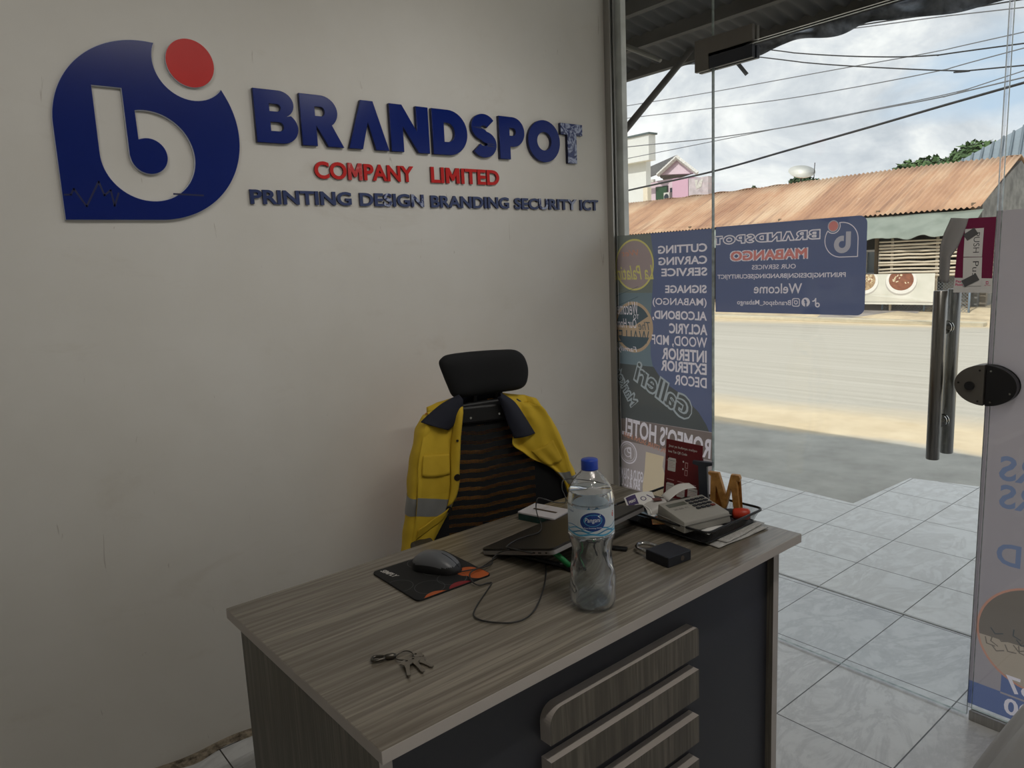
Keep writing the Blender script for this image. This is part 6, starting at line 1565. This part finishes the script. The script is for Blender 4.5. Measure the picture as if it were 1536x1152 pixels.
# blue-grey roof behind the right end
t = thing('metal_shed', 'building with a blue-grey ribbed metal roof behind the right end of the rusty roof', 'building', (0, 0, 0))
M_BGR = M('blue_grey_roof_sheet', (140, 152, 160), .5, .2)
hp = [Xp(1385, 272, 22.0), Xp(1590, 160, 26.0), Xp(1700, 160, 26.0), Xp(1700, 262, 22.0)]
hn = (hp[1] - hp[0]).cross(hp[3] - hp[0]).normalized(); hn = hn if hn.x < 0 else -hn
b = MB(); b.face(hp); o = b.build('roof', M_BGR, t); solidify(o, .03)
M_RIB = M('darker_roof_rib', (104, 116, 124), .5)
for k in range(12):
    f = .06 + k * .075; A0 = hp[0].lerp(hp[1], min(f, 1)); B0 = hp[0].lerp(hp[3], f * .66)
    b = MB(); b.tube([A0 + hn * .03, B0 + hn * .03], .035, 6); b.build('rib', M_RIB, t)
b = MB(); b.box(22.6, 25.5, 1.0, 7.2, .2, 3.2); b.build('wall', M('pale_shed_wall', (180, 184, 184), .8), t)
# pink house
M_PINKW = M('pink_house_paint', (222, 200, 210), .8, var=.05); M_PINKD = M('rose_house_paint', (212, 172, 192), .8, var=.05); M_TILEG = M('grey_roof_tiles', (104, 102, 100), .8, alt=(84, 82, 80), vscale=6); M_WTRIM = M('white_fascia', (222, 220, 214), .7, alt=(186, 182, 174), vscale=8); M_GRN = M('green_window_glass', (52, 84, 60), .2); M_WIN = M('dark_window', (52, 60, 70), .2)
t = thing('pink_house', 'pink two-storey house with a grey tiled gable roof', 'house', (0, 0, 0))
b = MB(); b.box(40, 40.8, 31.6, 36.5, .2, 7.0); b.build('wall', M_PINKW, t)
b = MB(); b.box(39.4, 40.8, 30.25, 31.6, .2, 6.9); b.build('side_wing', M_PINKD, t)
gA, gL, gR = Xp(1015, 236, 39.6), Xp(986, 263, 39.2), Xp(1046, 260, 39.9)
rdg = Vector((3.2, 5.2, 0.0))
b = MB(); pf = [Xp(991, 262, 39.5), Xp(1041, 260, 40.1), Xp(1015, 240, 39.8)]; b.face(pf); b.face([p + Vector((.4, .3, 0)) for p in pf]); b.build('gable', M_PINKW, t)
for e in (gL, gR):
    b = MB(); b.grid(lambda u, v: gA + rdg * u + (e - gA) * v + Vector((0, 0, .10 + .03 * math.sin(v * 45))), 2, 40); o = b.build('roof', M_TILEG, t); solidify(o, .10)
    b = MB(); d_ = (e - gA).normalized(); b.tube([gA - d_ * .05, (gA + e) / 2, e], .15, 4); b.build('fascia', M_WTRIM, t)
b = MB(); b.box(39.3, 39.5, 33.2, 36.0, 6.86, 7.06); b.build('gutter', M_WTRIM, t)
for (ya, yb, za_, zb_, m_) in ((32.5, 33.45, 5.3, 6.5, M_GRN), (31.65, 32.15, 5.3, 6.3, M_WIN)):
    b = MB(); b.box(39.9, 40.0, ya - .07, yb + .07, za_ - .07, zb_ + .07); w_ = b.build('window', M('dark_window_frame', (40, 48, 44), .5), t)
    b = MB(); b.box(39.88, 39.9, ya, yb, za_, zb_); b.build('pane', m_, w_)
b = MB(); b.box(39.5, 39.85, 31.95, 32.45, 5.45, 6.05); ac = b.build('air_conditioner', M_WTRIM, t); b = MB(); b.tube([(39.49, 32.2, 5.75), (39.47, 32.2, 5.75)], .2, 20); b.build('fan_grille', M_WIN, ac)
b = MB(); b.box(39.4, 39.9, 28.6, 30.2, .2, 6.75); b.build('annex', M('grey_pink_wall', (208, 196, 200), .8, alt=(180, 170, 174), vscale=3), t)
b = MB(); b.face([(39.38, 29.7, 6.6), (39.38, 29.4, 6.6), (39.38, 29.5, 6.2), (39.38, 29.25, 6.55), (39.38, 29.0, 6.62), (39.38, 29.15, 6.1), (39.38, 29.55, 6.0)]); b.build('white_wall_mark', M_WTRIM, t)  # small white angular mark on the annex wall
# white building
t = thing('white_building', 'tall plain white building beside the pink house', 'building', (0, 0, 0)); M_WB = M('white_render', (222, 224, 222), .8, var=.05)
def nb(x0, x1, y0, y1, z0, z1, name, m_):
    k = 0.87; b = MB(); b.box(CAM_C.x + (x0 - CAM_C.x) * k, CAM_C.x + (x1 - CAM_C.x) * k, CAM_C.y + (y0 - CAM_C.y) * k, CAM_C.y + (y1 - CAM_C.y) * k, (-.05 if z0 < 1 else CAM_C.z + (z0 - CAM_C.z) * k), CAM_C.z + (z1 - CAM_C.z) * k); b.build(name, m_, t)
nb(38.4, 38.9, 33.1, 46, .2, 8.3, 'wall', M_WB); nb(37.8, 38.5, 32.3, 46, 8.2, 9.9, 'upper_storey', M_WB); nb(37.7, 38.6, 32.2, 46, 9.9, 10.02, 'roof_edge', M('dark_roof_edge', (92, 104, 104), .6))
nb(37.9, 38.3, 32.55, 32.95, .2, 6.4, 'pillar', M('cream_pillar', (228, 218, 198), .8))

# ------------------------------------------------------------------ power lines over the street
M_CBL = M('black_power_cable', (38, 38, 40), .6); M_CBL2 = M('grey_power_cable', (110, 112, 116), .6)
def wire(pts, r_, label, m_=None, X=9.0, lab=None):
    P = [Xp(x, y, X) for x, y in pts]
    a = P[0] + (P[0] - P[1]).normalized() * 6; z_ = P[-1] + (P[-1] - P[-2]).normalized() * 9
    b = MB(); b.tube(smooth_line([a] + P + [z_], 10), r_, 6); o = b.build('power_line', m_ or M_CBL, smooth=True); tag(o, label, 'cable', 'power lines over the street'); return o
wire([(945, 285), (1070, 257), (1180, 226), (1300, 192), (1420, 157), (1536, 124)], .0175, 'thickest black power line, lowest across the sky')
wire([(945, 220), (1070, 207), (1200, 187), (1300, 167), (1410, 146), (1536, 116)], .010, 'grey power line just above the thick lowest one', M_CBL2, 9.8)
wire([(1290, 168), (1370, 152), (1450, 134), (1536, 106)], .008, 'thin power line branching up from the one above the thickest', M_CBL2, 10.6)
wire([(960, 175), (1070, 162), (1200, 145), (1400, 108), (1536, 72)], .009, 'grey power line third from below on the left', M_CBL2, 11.2)
wire([(945, 158), (1068, 138), (1250, 105), (1400, 78), (1536, 48)], .009, 'grey power line fourth from below on the left', M_CBL2, 12.0)
wire([(1134, 72), (1200, 80), (1300, 85), (1400, 83), (1536, 65)], .010, 'sagging black power line starting just right of the hinge plate', None, 9.1)
wire([(1134, 85), (1220, 95), (1330, 102), (1450, 106), (1536, 98)], .010, 'lower sagging power line right of the hinge plate', None, 9.2)
wire([(1134, 57), (1200, 52), (1320, 33), (1420, 18), (1510, 3)], .010, 'upper black power line rising to the top right corner', None, 9.3)
wire([(1134, 60), (1300, 40), (1420, 24), (1536, 11)], .008, 'thin power line just under the upper black one', M_CBL2, 9.4)
